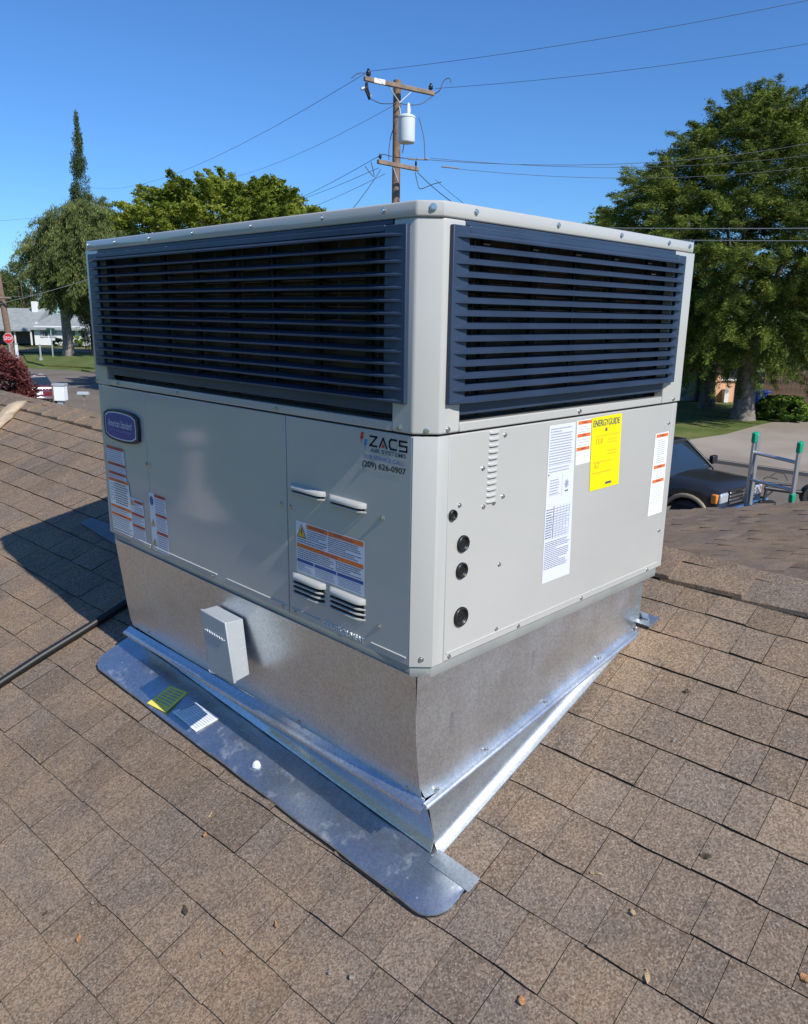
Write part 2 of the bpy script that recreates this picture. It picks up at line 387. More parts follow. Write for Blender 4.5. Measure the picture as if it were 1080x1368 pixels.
# shingles further off on the same slope and on the side wing, joined
def frame_back(u, s, h):
    o = Vector((ridge_x(0), 0, zr(ridge_x(0), 0))); d = Vector((1, -0.0, -SX)).normalized(); n = Vector((SX, 0, 1)).normalized()
    return o - d*u + WD*s + n*h - hloc
WBY, WA = -.25, -.60
def wz(x, y): return WA + WBY*y
WX1 = 6.25
wu = Vector((0, -1, -WBY)).normalized(); wn = Vector((0, -WBY, 1)).normalized()
def frame_wing(u, s, h): return Vector((s, 0, WA)) + wu*u + wn*h - hloc
def addtabs(frame, eu, k0, k1, s0, s1, keep, big=1):
    for k in range(k0, k1):
        s = s0 + random.random()*.1
        while s < s1:
            wdt = random.uniform(.12, .26)*big
            c = frame((k+.5)*eu, s + wdt/2, 0) + hloc
            if keep(c):
                tone = min(1, max(0, random.gauss(.42, .25)))
                vs, fs = tab_mesh(k, s, s + wdt, random.choice([.006, .009, .012]), tone, frame, eu, nu=1, ns=1)
                bq = len(field_v); field_v.extend(vs); field_f.extend([tuple(bq + q for q in f) for f in fs]); field_t.extend([tone]*len(fs)); field_e.extend([0]*(len(fs) - 3) + [1]*3)
            s += wdt
addtabs(frame_wing, .125, -32, 18, 1.3, WX1, lambda c: wz(c.x, c.y) > backz(c.x, c.y) - .02 and c.x > ridge_x(c.y) + .05)
addtabs(mainframe, EU, kmin, kmax + 1, 7.25, YB, lambda c: True, 1.4)
addtabs(mainframe, EU, kmin, kmax + 1, YA, -1.62, lambda c: True, 1.4)
addtabs(mainframe, EU, -22, kmin, YA, YB, lambda c: True, 1.4)
addtabs(frame_back, .125, -35, 0, YA, YB, lambda c: not (c.x > 2 and wz(c.x, c.y) > backz(c.x, c.y) + .03 and c.y > -2 ), 2)
me = bpy.data.meshes.new('shingle_field'); me.from_pydata(field_v, [], field_f); me.materials.append(SHING); set_tone(me, field_t, field_e); me.update()
o = bpy.data.objects.new('shingle_field', me); C.objects.link(o); o.parent = roof; o['kind'] = 'stuff'
# wing deck
b = MB()
def wp(x, y, dz=-.012): return hl((x, y, wz(x, y) + dz))
WRY = -2.25
b.quad(wp(1.4, 4.2), wp(1.4, WRY), wp(WX1, WRY), wp(WX1, 4.2))
rz_ = wz(0, WRY); b.quad(hl((1.4, WRY, rz_ - .012)), hl((1.4, WRY - 4, rz_ - 1.1)), hl((WX1, WRY - 4, rz_ - 1.1)), hl((WX1, WRY, rz_ - .012)))
b.poly([wp(WX1, 4.2), wp(WX1, WRY), hl((WX1, WRY - 4, rz_ - 1.1)), hl((WX1, WRY - 4, rz_ - 1.25)), wp(WX1, WRY, -.17), wp(WX1, 4.2, -.17)])
b.build('wing_roof', DECK, house, fix=False)
b = MB(); b.prism([hl((5.7, 3.9, GZ)), hl((5.7, -5.8, GZ)), hl((5.7, -5.8, -1.25)), hl((5.7, WRY, -.32)), hl((5.7, 3.9, wz(0, 3.9) - .16))], (.12, 0, 0))
b.prism([hl((5.0, 3.8, GZ)), hl((5.75, 3.8, GZ)), hl((5.75, 3.8, wz(0, 3.8) - .18)), hl((5.0, 3.8, wz(0, 3.8) - .18))], (0, .12, 0))
b.build('wing_wall', WALLP, house)
# ridge caps: overlapping bent shingles along the ridge
def capmesh(s, ln, tone, wid=.115):
    vs, rows = [], []
    ns, nu = 3, 6
    for i in range(ns + 1):
        f = i/ns; ss = s + ln*1.12*f; hh = .004 + .011*(1 - f)      # laps the next one
        row = []
        for j in range(nu + 1):
            q = -1 + 2*j/nu
            # around the ridge: front side down -UD, back side down the other slope
            dist = abs(q)*wid
            base = RL(UR, ss, 0)
            dirn = -UD if q < 0 else Vector((.94, 0, -.34)).normalized()
            p = base + dirn*dist + Vector((0, 0, 1))*(hh + .008 - .010*math.exp(-(dist/.02)**2)) + Vector((0,0,1))*.004*math.sin(q*3 + s*40)*f
            row.append(p - hloc)
        rows.append(row)
    n = nu + 1; vs = [p for r in rows for p in r]
    fs = [(i*n+j, i*n+j+1, (i+1)*n+j+1, (i+1)*n+j) for i in range(ns) for j in range(nu)]
    m0 = len(vs); vs += [p - Vector((0, 0, .016)) for p in rows[0]]; fs += [(j, m0+j, m0+j+1, j+1) for j in range(nu)]
    m1 = len(vs); vs += [r[0] - Vector((0, 0, .012)) for r in rows]; fs += [(i*n, (i+1)*n, m1+i+1, m1+i) for i in range(ns)]
    return vs, fs
s = -1.9; ns_, nu_ = 3, 6
while s < 9.5:
    ln = .205 + random.uniform(-.01, .01)
    vs, fs = capmesh(s, ln, 0)
    me = bpy.data.meshes.new('ridge_cap'); me.from_pydata(vs, [], fs); me.materials.append(SHING); set_tone(me, [random.uniform(.3, .75)]*len(fs), [0]*len(fs)); me.update()
    for p_ in me.polygons: p_.use_smooth = True
    me.set_sharp_from_angle(angle=math.radians(35))
    o = bpy.data.objects.new('ridge_cap', me); C.objects.link(o); o.parent = roof
    s += ln

# ================================================================== ROOF CURB (galvanised)
curb = thing('roof_curb', (.07, .02, zr(.07, .02)), 'galvanised sheet metal curb with base flashing under the air conditioner', 'roof curb')
cl = Vector(curb.location)
def q_(x, y, z): return Vector((x, y, z)) - cl
W_, D_ = .9422, 1.30
XF, YF = .868, 1.265
prof = [(-.001, -.012), (.006, -.08), (.0135, -.15), (.021, -.22), (.029, -.272), (.036, -.298)]
def xe(z):                                  # left face x against height
    for (x0, z0), (x1, z1) in zip(prof, prof[1:]):
        if z >= z1: return x0 + (x1 - x0)*(z0 - z)/(z0 - z1)
    return .034 + (.070 - .034)*min(1, (-.298 - z)/(.43 - .298))
rows = []
for x, z in prof:
    rows.append([q_(x + .0015*math.sin(y*7 + z*9), y, z) for y in np.linspace(.0105 + .009*min(1, max(0, (-.012 - z)/.11)), YF, 24)])
b = MB(); b.grid(rows); b.build('side_panel', GALV, curb, solid=.0012, fix=False)
# ledge
b = MB(); b.grid([[q_(x, y, z - (.018*(y/1.3)) + .004) for y in np.linspace(.004 if i else .012, YF + (.02), 16)] for i, (x, z) in enumerate([(.034, -.292), (.024, -.299), (.010, -.306)])], smooth=False)
b.grid([[q_(x, y, z - (.018*(y/1.3)) + .004) for y in np.linspace(.004, YF + .02, 16)] for x, z in [(.010, -.306), (.0098, -.311)]], smooth=False)
b.build('drip_ledge', GALV, curb, solid=.0012, fix=False)
# lower skirt, left
rows = []
for f in np.linspace(0, 1, 7):
    row = []
    for y in np.linspace(.0135, 1.258, 24):
        zt = -.300 - .018*y/1.3; x = .036 + .034*f + (.03*(f - .85)/.15*-1 if f > .85 else 0)
        zb = zr(.07, y) + .014; row.append(q_(.036 + .034*f**.8 - (.014 if f == 1 else 0), y, zt + (zb - zt)*f))
    rows.append(row)
b = MB(); b.grid(rows); b.build('skirt', GALV, curb, solid=.0012, fix=False)
# front panel (sunlit side)
def zl(x): return -.2930 + .160*x
rows = []
N_ = 26
ts = [0, .012, .024, .036, .05, .065] + list(np.linspace(.09, .90, N_)) + [.925, .95, .975, 1]
for f in list(np.linspace(0, .8, 6)) + [.86, .91, .95, .98, 1.0]:
    row = []
    for t in ts:
        z_ = -.010 + (zl(0) + .010)*f
        x_s = xe(z_); x = x_s + (XF - x_s)*t; z = -.010 + (zl(x) + .010)*f
        y = .007 + .007*f - .012*max(0, (f - .86)/.14)**1.6 + .011*min(1, f*2.5)*max(0, 1 - t/.085)**1.7 + .009*max(0, (t - .90)/.10)**1.4
        row.append(q_(x, y, z))
    rows.append(row)
b = MB(); b.grid(rows); b.build('front_panel', GALV, curb, solid=.0012, fix=False)
# front ledge, narrow bead
b = MB(); xs = np.linspace(.020, XF - .012, 24)
pr = [(.004, .002), (-.003, .0005), (-.0075, -.0025), (-.0080, -.0060), (-.002, -.0070)]
b.grid([[q_(x, y, zl(x) + dz) for x in xs] for y, dz in pr], smooth=True)
b.build('front_bead', GALV, curb, solid=.001, fix=False)
# front lower skirt, its foot bent out over the shingles
rows = []
for i, (y, h) in enumerate(((.006, None), (.010, .66), (.0150, .33), (.0195, .036), (.0190, .028), (.0160, .0205), (.0110, .0150), (.0040, .0105), (-.0020, .0075), (-.0025, .0035))):
    row = []
    for x in np.linspace(0, 1, 30):
        f = min(1, i/3); xx = .036 + .036*f + (XF - .036 - .036*f)*x; zt = zl(xx) - .006; zb = zr(xx, .01)
        z = zt if h is None else (zb + .036 + (zt - zb - .036)*h if i < 3 else zb + h)
        row.append(q_(xx, y, min(z, zt - .0006*i)))
    rows.append(row)
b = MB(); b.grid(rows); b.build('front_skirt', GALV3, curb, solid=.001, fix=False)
b = MB(); b.grid([[q_(x, y, zr(x, y) + h) for y in (-.030, -.012, .006, .020)] for x, h in ((XF - .012, .0150), (XF + .016, .0150), (XF + .034, .0125), (XF + .035, .006))], smooth=False); b.build('corner_tab', GALV, curb, solid=.001, fix=False)
# far sides
b = MB()
b.quad(q_(XF, .012, -.010), q_(XF, YF, -.010), q_(XF, YF, zr(XF, YF)), q_(XF, .012, zr(XF, .02)))
b.quad(q_(.006, YF, -.010), q_(XF, YF, -.010), q_(XF, YF, zr(XF, YF)), q_(.07, YF, zr(.07, YF)))
b.quad(q_(-.001, YF, -.010), q_(.036, YF, -.298), q_(.07, YF, zr(.07, YF)), q_(.07, YF, -.2))
b.build('rear_panel', GALV, curb, solid=.0012, fix=False)
b = MB(); z_ = zr(XF, 0)
b.grid([[q_(x, y, zr(x, y) + h) for y in np.linspace(-.012, YF, 12)] for x, h in ((XF, .04), (XF + .006, .02), (XF + .016, .012), (XF + .034, .0095))], smooth=False)
b.build('upslope_flange', GALV, curb, solid=.001, fix=False)
# base flashing lying on the shingles
def xo(y):
    x = -.0765 + (1.336 - y)*.0238
    r = .055; y0, y1 = -.094, 1.338
    for e in ((y - y0), (y1 - y)):
        if e < r: x += r - math.sqrt(max(0, r*r - (r - e)**2))*1.0
    return x
ys = sorted(set([-.0935, -.092, -.088, -.08, -.065, -.05, 1.3375, 1.334, 1.325, 1.31, 1.29] + list(np.linspace(-.03, 1.28, 50))))
rows = []
for y in ys:
    a = xo(y); row = []
    for i, f in enumerate((0, .004, .03, .1, .25, .45, .65, .85, 1)):
        x = a + (.082 - a)*f if y > .0 else a + (.0725 - a)*f
        if y > 1.285: x = a + (.060 - a)*f
        h = .0125 + .0012*math.sin(y*13 + f*2) + .0012*math.sin(y*31 + 1 + f*5) + (.0015*math.sin(y*5.1) if f < .3 else 0)
        if i == 0: h -= .004
        row.append(q_(x, y, zr(x, y) + h))
    rows.append(row)
b = MB(); b.grid(rows); fl = b.build('base_flashing', GALV2, curb, solid=.0012, fix=False)
b = MB(); b.grid([[q_(x, y, zr(x, y) + .0078) for x in (xo(y) - .004, (xo(y)+.08)/2, .075)] for y in ys], smooth=False); b.build('underlay_edge', BLACK, curb, fix=False)
# end flap of the flashing near the corner
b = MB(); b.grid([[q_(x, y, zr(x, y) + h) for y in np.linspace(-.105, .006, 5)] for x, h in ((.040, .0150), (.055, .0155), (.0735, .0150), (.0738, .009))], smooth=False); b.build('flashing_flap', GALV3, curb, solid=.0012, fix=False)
# far side flashing
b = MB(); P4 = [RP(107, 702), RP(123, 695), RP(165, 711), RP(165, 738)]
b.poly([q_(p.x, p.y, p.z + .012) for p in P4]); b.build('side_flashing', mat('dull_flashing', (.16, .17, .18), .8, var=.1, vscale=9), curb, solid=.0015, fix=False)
# printed tags lying on the flashing
def onfl(name, P, m, extra=None):
    b = MB(); b.poly([q_(p.x, p.y, zr(p.x, p.y) + .0155) for p in P])
    o = b.build(name, [m, INK], curb, fix=False)
    if o.data.polygons[0].normal.z < 0: o.data.flip_normals()
    return o
def lerp4(P, s, t): return (P[0]*(1-s) + P[1]*s)*(1-t) + (P[3]*(1-s) + P[2]*s)*t
PY = [RP(197, 946), RP(222, 959), RP(252, 932), RP(228, 923)]
onfl('yellow_tag', PY, YEL2)
b = MB()
for t in (.25, .38, .5, .62, .74, .86):
    for (a_, c_) in ((.12, .4), (.45, .85)):
        pts = [lerp4(PY, s, t + dt) for s, dt in ((a_, 0), (c_, 0), (c_, .045), (a_, .045))]
        b.poly([q_(p.x, p.y, zr(p.x, p.y) + .0159) for p in pts])
b.build('tag_print', INKG, curb, fix=False)
PW = [RP(230, 958), RP(263, 985), RP(294, 967), RP(262, 945)]
onfl('white_tag', PW, WHITE)
b = MB()
for t in np.linspace(.12, .92, 9):
    for (a_, c_) in ((.08, .42), (.48, .92)):
        pts = [lerp4(PW, s, t + dt) for s, dt in ((a_, 0), (c_, 0), (c_, .02), (a_, .02))]
        b.poly([q_(p.x, p.y, zr(p.x, p.y) + .0159) for p in pts])
pts = [lerp4(PW, s, t) for s, t in ((.02, .3), (.02, .9), (.08, .9), (.08, .3))]; b.poly([q_(p.x, p.y, zr(p.x, p.y) + .0159) for p in pts])
b.build('tag_print', INKG, curb, fix=False)
# screws and seal dab
def screw_mesh(r=.0055, h=.004):
    b = MB()
    ring = lambda rr, z, n=12: [(math.cos(2*math.pi*k/n)*rr, math.sin(2*math.pi*k/n)*rr, z) for k in range(n)]
    n = 12; lv = [ring(r, 0), ring(r, h*.25), ring(r*.72, h*.3)]
    hexr = [(math.cos(2*math.pi*(k//2*2)/n)*r*.70, math.sin(2*math.pi*(k//2*2)/n)*r*.70, 0) for k in range(n)]
    lv += [[(x, y, h*.3) for x, y, _ in ring(r*.66, 0)], [(x, y, h) for x, y, _ in ring(r*.6, 0)]]
    b.grid([l + [l[0]] for l in lv], smooth=False); b.poly(lv[-1])
    return b
screw0 = screw_mesh().build('screw', STEEL, None, weld=True)
scm = screw0.data; bpy.data.objects.remove(screw0)
RL_ = Matrix(((0, 0, -1), (-1, 0, 0), (0, 1, 0))).to_euler()     # local +z to world -x
RF_ = Matrix(((1, 0, 0), (0, 0, -1), (0, 1, 0))).to_euler()      # local +z to world -y
def screw(parent, p, rot, sc=1, base=None):
    o = bpy.data.objects.new('screw', scm); C.objects.link(o); o.parent = parent
    o.location = Vector(p) - Vector(parent.location); o.rotation_euler = rot; o.scale = (sc,)*3
    return o
for y in (.06, .42, .80, 1.15): screw(curb, (.030 + .0, y, -.283), RL_, .9)
for x in (.06, .215, .43, .66, .84): screw(curb, (x, .0035, zl(x) + .010), RF_, .85)
b = MB(); dome = []
c = RP(343, 1030)
for i in range(5):
    a = i/4*math.pi/2; dome.append([q_(c.x + .011*math.cos(a)*math.cos(t)*(1+.12*math.sin(3*t)), c.y + .011*math.cos(a)*math.sin(t), zr(c.x, c.y) + .013 + .015*math.sin(a)) for t in np.linspace(0, 2*math.pi, 13)])
b.grid(dome); b.build('sealant_dab', mat('white_sealant', (.68, .70, .72), .6), curb)
# small scratches on the front sheet
b = MB()
for x, z, l in ((.10, -.17, .05), (.37, -.115, .045), (.145, -.335, .035)):
    for o_ in (0, .004): b.quad(q_(x + o_, .006, z), q_(x + o_ + .0012, .006, z), q_(x + o_ + .006, .006 if z > -.3 else .0, z + l), q_(x + o_ + .0045, .006 if z > -.3 else .0, z + l))
b.build('marker_line', mat('marker', (.12, .13, .15), .6), curb, fix=False)

# ================================================================== THE UNIT
ac = thing('rooftop_air_conditioner', (0, 0, 0), 'large putty coloured packaged air conditioner with navy louvered upper panels', 'air conditioner')
H0, H1, H2, H3 = .444, .448, .8078, .8331     # body top, upper bottom, cap bottom, cap top
def FACE(side, a, o, z):                      # along, outward, up
    return Vector((-o, a, z)) if side == 'L' else Vector((a, -o, z))
def chamfer_poly(o, c=.0308, e=0.0):          # plan outline of the cabinet grown by o
    x0, y0, x1, y1 = -o, -o, W_ + o, D_ + o; k = .02
    return [(x0 + c + o*.4, y0), (x1 - k, y0), (x1, y0 + k), (x1, y1 - k), (x1 - k, y1), (x0 + k, y1), (x0, y1 - k), (x0, y0 + c + o*.4)]
def ringbox(name, o, z0, z1, m, bevel=.002, holes=False):
    b = MB(); b.prism([(x, y, z0) for x, y in chamfer_poly(o)], (0, 0, z1 - z0)); return b.build(name, m, ac, bevel=bevel)
ringbox('base_rail', -.004, -.020, .0035, mat('rail_metal', (.34, .35, .33), .45, metal=.3, var=.08, vscale=8), .001)
cap = ringbox('top_cap', .006, H2, H3, PAINT, .0032)
b = MB(); b.prism([(x, y, .004) for x, y in chamfer_poly(-.02)], (0, 0, H1 - .006)); b.build('inner_frame', BLACK, ac)
b = MB(); b.prism([(x, y, H1) for x, y in chamfer_poly(-.045)], (0, 0, H2 - H1)); b.build('condenser_coil', COIL, ac)
# panels
def panel(name, side, a0, a1, z0, z1, o0=-.018, o1=0, m=PAINT, bevel=.0022, label=None):
    b = MB(); P = [FACE(side, a, o, z) for z in (z0, z1) for a, o in ((a0, o0), (a1, o0), (a1, o1), (a0, o1))]
    b.add(P, [(0,3,2,1),(4,5,6,7),(0,1,5,4),(1,2,6,5),(2,3,7,6),(3,0,4,7)]); o = b.build(name, m, ac, bevel=bevel)
    if label: o['label'] = label
    return o
pc = panel('control_panel', 'L', .0325, .4040, .004, H0, label='control compartment panel with vent hoods and warning sticker')
pb = panel('service_panel', 'L', .4070, 1.0255, .004, H0)
pa = panel('side_panel', 'L', 1.0285, 1.2790, .004, H0, o1=-.0008)
panel('rear_post', 'L', 1.2795, 1.2995, .004, H0, o1=-.0015)
pf = panel('front_panel', 'R', .0615, .9185, .004, H0, label='sunlit front panel with stickers and rubber grommets')
panel('rear_post', 'R', .9190, .9415, .004, H0, o1=-.001)
# corner post with chamfer
def cornerpost(name, z0, z1, o, aL, aR, c=.0308):
    b = MB(); t = .012
    pl = [(-o, aL), (-o, c), (c, -o), (aR, -o), (aR, t), (c + .006, t), (t, c + .006), (t, aL)]
    b.prism([(x, y, z0) for x, y in pl], (0, 0, z1 - z0)); return b.build(name, PAINT2, ac, bevel=.004, seg=3)
cornerpost('corner_post', .004, H0, .0, .0318, .0605)
# lower caps
# upper frame
cornerpost('upper_corner_post', H1, H2, .0035, .083, .084)
panel('upper_post', 'L', 1.225, 1.302, H1, H2, o0=-.02, o1=.0035); panel('upper_post', 'R', .846, .944, H1, H2, o0=-.02, o1=.0035)
panel('sill_rail', 'L', .0835, 1.2245, H1, .4655, o0=-.03, o1=.0030); panel('sill_rail', 'R', .0845, .8455, H1, .4655, o0=-.03, o1=.0030)
# far and rear faces
b = MB(); b.box((W_ - .012, .03, .004), (W_ - .002, D_ - .03, H0)); b.box((.03, D_ - .012, .004), (W_ - .03, D_ - .002, H0)); b.build('rear_panel', PAINT, ac, bevel=.002)
b = MB(); b.box((W_ - .012, .03, H1), (W_ + .002, D_ - .03, H2 - .001)); b.box((.03, D_ - .012, H1), (W_ - .03, D_ + .002, H2 - .001)); b.build('rear_louver_panel', NAVY, ac, bevel=.002)
# fan guard on top
b = MB()
for r in np.linspace(.06, .33, 10): b.tube([(W_/2 + r*math.cos(t), D_/2 + r*math.sin(t), H3 + .022) for t in np.linspace(0, 2*math.pi, 33)], .0022, 5, cap=False)
for q in range(8):
    t = q*math.pi/4; b.tube([(W_/2 + .05*math.cos(t), D_/2 + .05*math.sin(t), H3 + .020), (W_/2 + .35*math.cos(t), D_/2 + .35*math.sin(t), H3 + .012)], .003, 5)
b.build('fan_guard', WIREM, ac)
# louver panels
def louver(side, a0, a1, zb, zt, n, bw0, bw1, lipa0, lipa1):
    L = 'navy louver panel on the shaded long side' if side == 'L' else 'navy louver panel on the sunlit short side'
    b = MB()
    oB = .0125
    def fb(x0, x1, z0, z1, oa, ob):
        P = [FACE(side, a, o, z) for z in (z0, z1) for a, o in ((x0, oa), (x1, oa), (x1, ob), (x0, ob))]
        b.add(P, [(0,3,2,1),(4,5,6,7),(0,1,5,4),(1,2,6,5),(2,3,7,6),(3,0,4,7)])
    fb(a0, a0 + bw0, zb, zt, .0036, oB); fb(a1 - bw1, a1, zb, zt, .0036, oB)
    fb(a0 + bw0, a1 - bw1, zt - .0105, zt + .001, .0036, oB); fb(a0 + .042, a1 - .036, zt + .0015, H2 - .0005, -.012, .0030)
    fb(lipa0, lipa1, .4785, zb + .004, -.004, .003)
    fr = b.build('louver_panel', NAVY, ac, bevel=.0015); fr['label'] = L
    pit = (zt - zb) / n
    for i in range(n):
        z0 = zb + pit*(i + .12)
        # profile (o, dz)
        prf = [(.0235, -.0005), (.0240, .0026), (.0215, .0036), (.0080, .0092), (.0020, .0096), (.0020, .0082), (.0190, .0010), (.0205, -.0010)]
        prf = [(o, dz*(1.22 if side == 'R' else .95)) for o, dz in prf]
        st = [(a0 + .006, .52, 1.2), (a0 + bw0*.55, .78, 1.1), (a0 + bw0 + .004, 1, 1), (a0 + bw0 + .02, 1, 1), (a1 - bw1 - .02, 1, 1), (a1 - bw1 - .004, 1, 1), (a1 - bw1*.55, .78, 1.1), (a1 - .006, .52, 1.2)]
        mb = MB(); rows = []
        for a, sc, _ in st: rows.append([FACE(side, a, o*sc, z0 + dz) for o, dz in prf])
        n_ = len(prf)
        mb.add([p for r in rows for p in r], [(r*n_+j, r*n_+(j+1)%n_, (r+1)*n_+(j+1)%n_, (r+1)*n_+j) for r in range(len(rows)-1) for j in range(n_)])
        mb.add(rows[0], [tuple(range(n_))]); mb.add(rows[-1], [tuple(range(n_))])
        mb.build('slat', NAVY, fr)
    # guard wires standing behind the slats
    mb = MB(); a = a0 + bw0 + .03
    while a < a1 - bw1:
        mb.tube([FACE(side, a, -.002, zb - .01), FACE(side, a, -.002, zt - .01)], .0011, 5); a += .105
    mb.build('guard_wire', WIREM, fr)
    # dark vertical supports and glimpses of copper inside
    mb = MB(); a = a0 + .12
    while a < a1 - .06:
        P = [FACE(side, a_, o, z) for z in (.47, .80) for a_, o in ((a, -.03), (a + .018, -.03), (a + .018, -.022), (a, -.022))]
        mb.add(P, [(0,3,2,1),(4,5,6,7),(0,1,5,4),(1,2,6,5),(2,3,7,6),(3,0,4,7)]); a += .15
    mb.build('inner_support', BLACK, fr)
    mb = MB(); z = .49
    while z < .79:
        mb.tube([FACE(side, a0 + .06, -.036, z), FACE(side, a1 - .06, -.036, z)], .004, 6); z += .025
    mb.build('coil_tube', mat('tube_copper', (.10, .06, .04), .4, metal=.7, var=.6, vscale=12), fr)
    return fr
louver('R', .0425, .8830, .500, .7975, 14, .042, .036, .084, .840)
louver('L', .0437, 1.2700, .500, .7975, 14, .052, .055, .0835, 1.2120)
# screws
for a in (.035, .0, ): pass
for a in (.105, .27, .50, .73, .93, 1.115, 1.275): screw(ac, FACE('L', a, .006, .822), RL_)
for a in (.105, .35, .585, .80, .905): screw(ac, FACE('R', a, .006, .822), RF_)
Rc = Matrix(((.7071, .0, -.7071), (-.7071, 0, -.7071), (0, 1, 0))).to_euler()
screw(ac, (.0125, .0125 - .0055, .822), Rc, 1.15)
screw(ac, (.0145, .0135, .455), Rc); screw(ac, (.0160, .0148, .020), Rc)
for a in (.062, 1.292): screw(ac, FACE('L', a, .0035, .456), RL_)
for a in (.0515, .905): screw(ac, FACE('R', a, .0035, .456), RF_)
for a in (.43, .84, 1.16): screw(ac, FACE('L', a, .003, .457), RL_)
screw(ac, FACE('R', .475, .003, .457), RF_)
for a, z in ((.108, .281), (.114, .061), (1.035, .250), (1.013, .250), (.425, .250), (.392, .250), (.385, .012), (.43, .012), (.72, .012), (1.012, .012), (1.045, .012)): screw(ac, FACE('L', a, .0, z), RL_)
for a, z in ((.0943, .3104), (.2224, .4295), (.2247, .3074), (.159, .372), (.165, .296), (.196, .2985), (.2232, .1667), (.2235, .0273), (.900, .395), (.905, .11), (.078, .012), (.30, .012), (.545, .012), (.86, .012)): screw(ac, FACE('R', a, .0, z), RF_, .85)
# vent hoods on the control panel
HOODM = PAINT2
def hood(parent, side, a0, a1, z1, h, out, name='vent_hood', thin=False):
    prf = [(0, 0), (out*.55, -h*.10), (out*.92, -h*.38), (out, -h*.72), (out*.98, -h), (out*.86, -h), (out*.80, -h*.70), (out*.4, -h*.3), (0, -h*.25)]
    if thin: prf = [(out*.55, 0), (out*.95, -h*.1), (out, -h*.9), (out*.95, -h), (out*.8, -h), (out*.6, -h*.3)]
    L = abs(a1 - a0); e = min(.016, L*.2)
    st = [(a0, .02, .35), (a0 + e*.35, .62, .2), (a0 + e, 1, 0), (a1 - e, 1, 0), (a1 - e*.35, .62, .2), (a1, .02, .35)]
    mb = MB(); rows = [[FACE(side, a, .0002 + o*sc, z1 + dz) for o, dz in prf] for a, sc, _ in st]
    n_ = len(prf)
    mb.add([p for r in rows for p in r], [(r*n_+j, r*n_+(j+1)%n_, (r+1)*n_+(j+1)%n_, (r+1)*n_+j) for r in range(len(rows)-1) for j in range(n_)], 0, True)
    o = mb.build(name, HOODM, parent); o.data.set_sharp_from_angle(angle=math.radians(45)); return o
for a0, a1, z0 in ((.2735, .3885, .3035), (.1515, .2620, .3010)):
    hood(pc, 'L', a0, a1, z0, .0105, .0130); hood(pc, 'L', a0, a1, z0 - .0160, .0035, .0095, thin=True)
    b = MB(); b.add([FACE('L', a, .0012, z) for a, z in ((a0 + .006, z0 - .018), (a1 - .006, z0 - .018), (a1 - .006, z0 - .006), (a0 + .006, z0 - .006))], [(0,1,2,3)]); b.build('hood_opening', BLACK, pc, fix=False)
for a0, a1, z0 in ((.2760, .3885, .1060), (.1530, .2640, .1060)):
    hood(pc, 'L', a0, a1, z0, .0120, .0130)
    for i in range(3): hood(pc, 'L', a0, a1, z0 - .0205 - i*.0108, .0035, .0105, thin=True)
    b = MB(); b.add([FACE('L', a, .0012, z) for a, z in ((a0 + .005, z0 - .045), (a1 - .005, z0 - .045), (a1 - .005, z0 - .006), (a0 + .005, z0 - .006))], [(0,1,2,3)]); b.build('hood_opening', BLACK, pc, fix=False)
# small slots on front panel
for i in range(12):
    z = .4415 - i*.0122
    hood(pf, 'R', .1745 - .0002*i, .2040 - .0002*i, z, .0058, .0038, 'vent_slot')
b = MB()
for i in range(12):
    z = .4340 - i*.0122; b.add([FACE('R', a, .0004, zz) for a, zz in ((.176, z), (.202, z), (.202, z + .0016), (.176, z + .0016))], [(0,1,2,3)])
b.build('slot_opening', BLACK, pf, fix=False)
# grommets
for a, z, r in ((.0745, .2952, .0105), (.1068, .2340, .0165), (.1055, .1808, .0160), (.1080, .0860, .0200)):
    mb = MB(); rows = []
    for (rr, o) in ((1.0, .0), (1.0, .0035), (.90, .0055), (.76, .0050), (.70, .0020), (.66, .0008), (.45, .0010), (.38, .0020), (.30, .0012), (.02, .0010)):
        rows.append([FACE('R', a + r*rr*math.cos(t), o + .0004, z + r*rr*math.sin(t)) for t in np.linspace(0, 2*math.pi, 25)])
    mb.grid(rows); mb.build('grommet', RUB, pf, weld=True)
    mb = MB(); mb.add([FACE('R', a + r*1.18*math.cos(t), .0002, z + r*1.18*math.sin(t)) for t in np.linspace(0, 2*math.pi, 25)[:-1]], [tuple(range(24))])
    mb.build('cutout_rim', PAINT2, pf, fix=False)
# raised bead along the bottom of the shaded panels
b = MB()
for a0, a1 in ((.040, .137), (.297, .395), (.415, .655), (.70, 1.015), (1.04, 1.11), (1.15, 1.262)):
    P = [FACE('L', a, o, z) for a in (a0, a1) for o, z in ((0, .0215), (.0022, .0205), (.0022, .0190), (0, .0175))]
    b = MB(); b.add(P, [(0,1,5,4),(1,2,6,5),(2,3,7,6),(0,3,2,1),(4,5,6,7)])
    b.build('bottom_bead', PAINT2, ac, bevel=.0004)
b = MB(); P = [FACE('R', a, o, z) for a in (.07, .915) for o, z in ((0, .0215), (.0018, .0205), (.0018, .0190), (0, .0175))]
b.add(P, [(0,1,5,4),(1,2,6,5),(2,3,7,6),(0,3,2,1),(4,5,6,7)]); b.build('bottom_bead', PAINT2, ac)
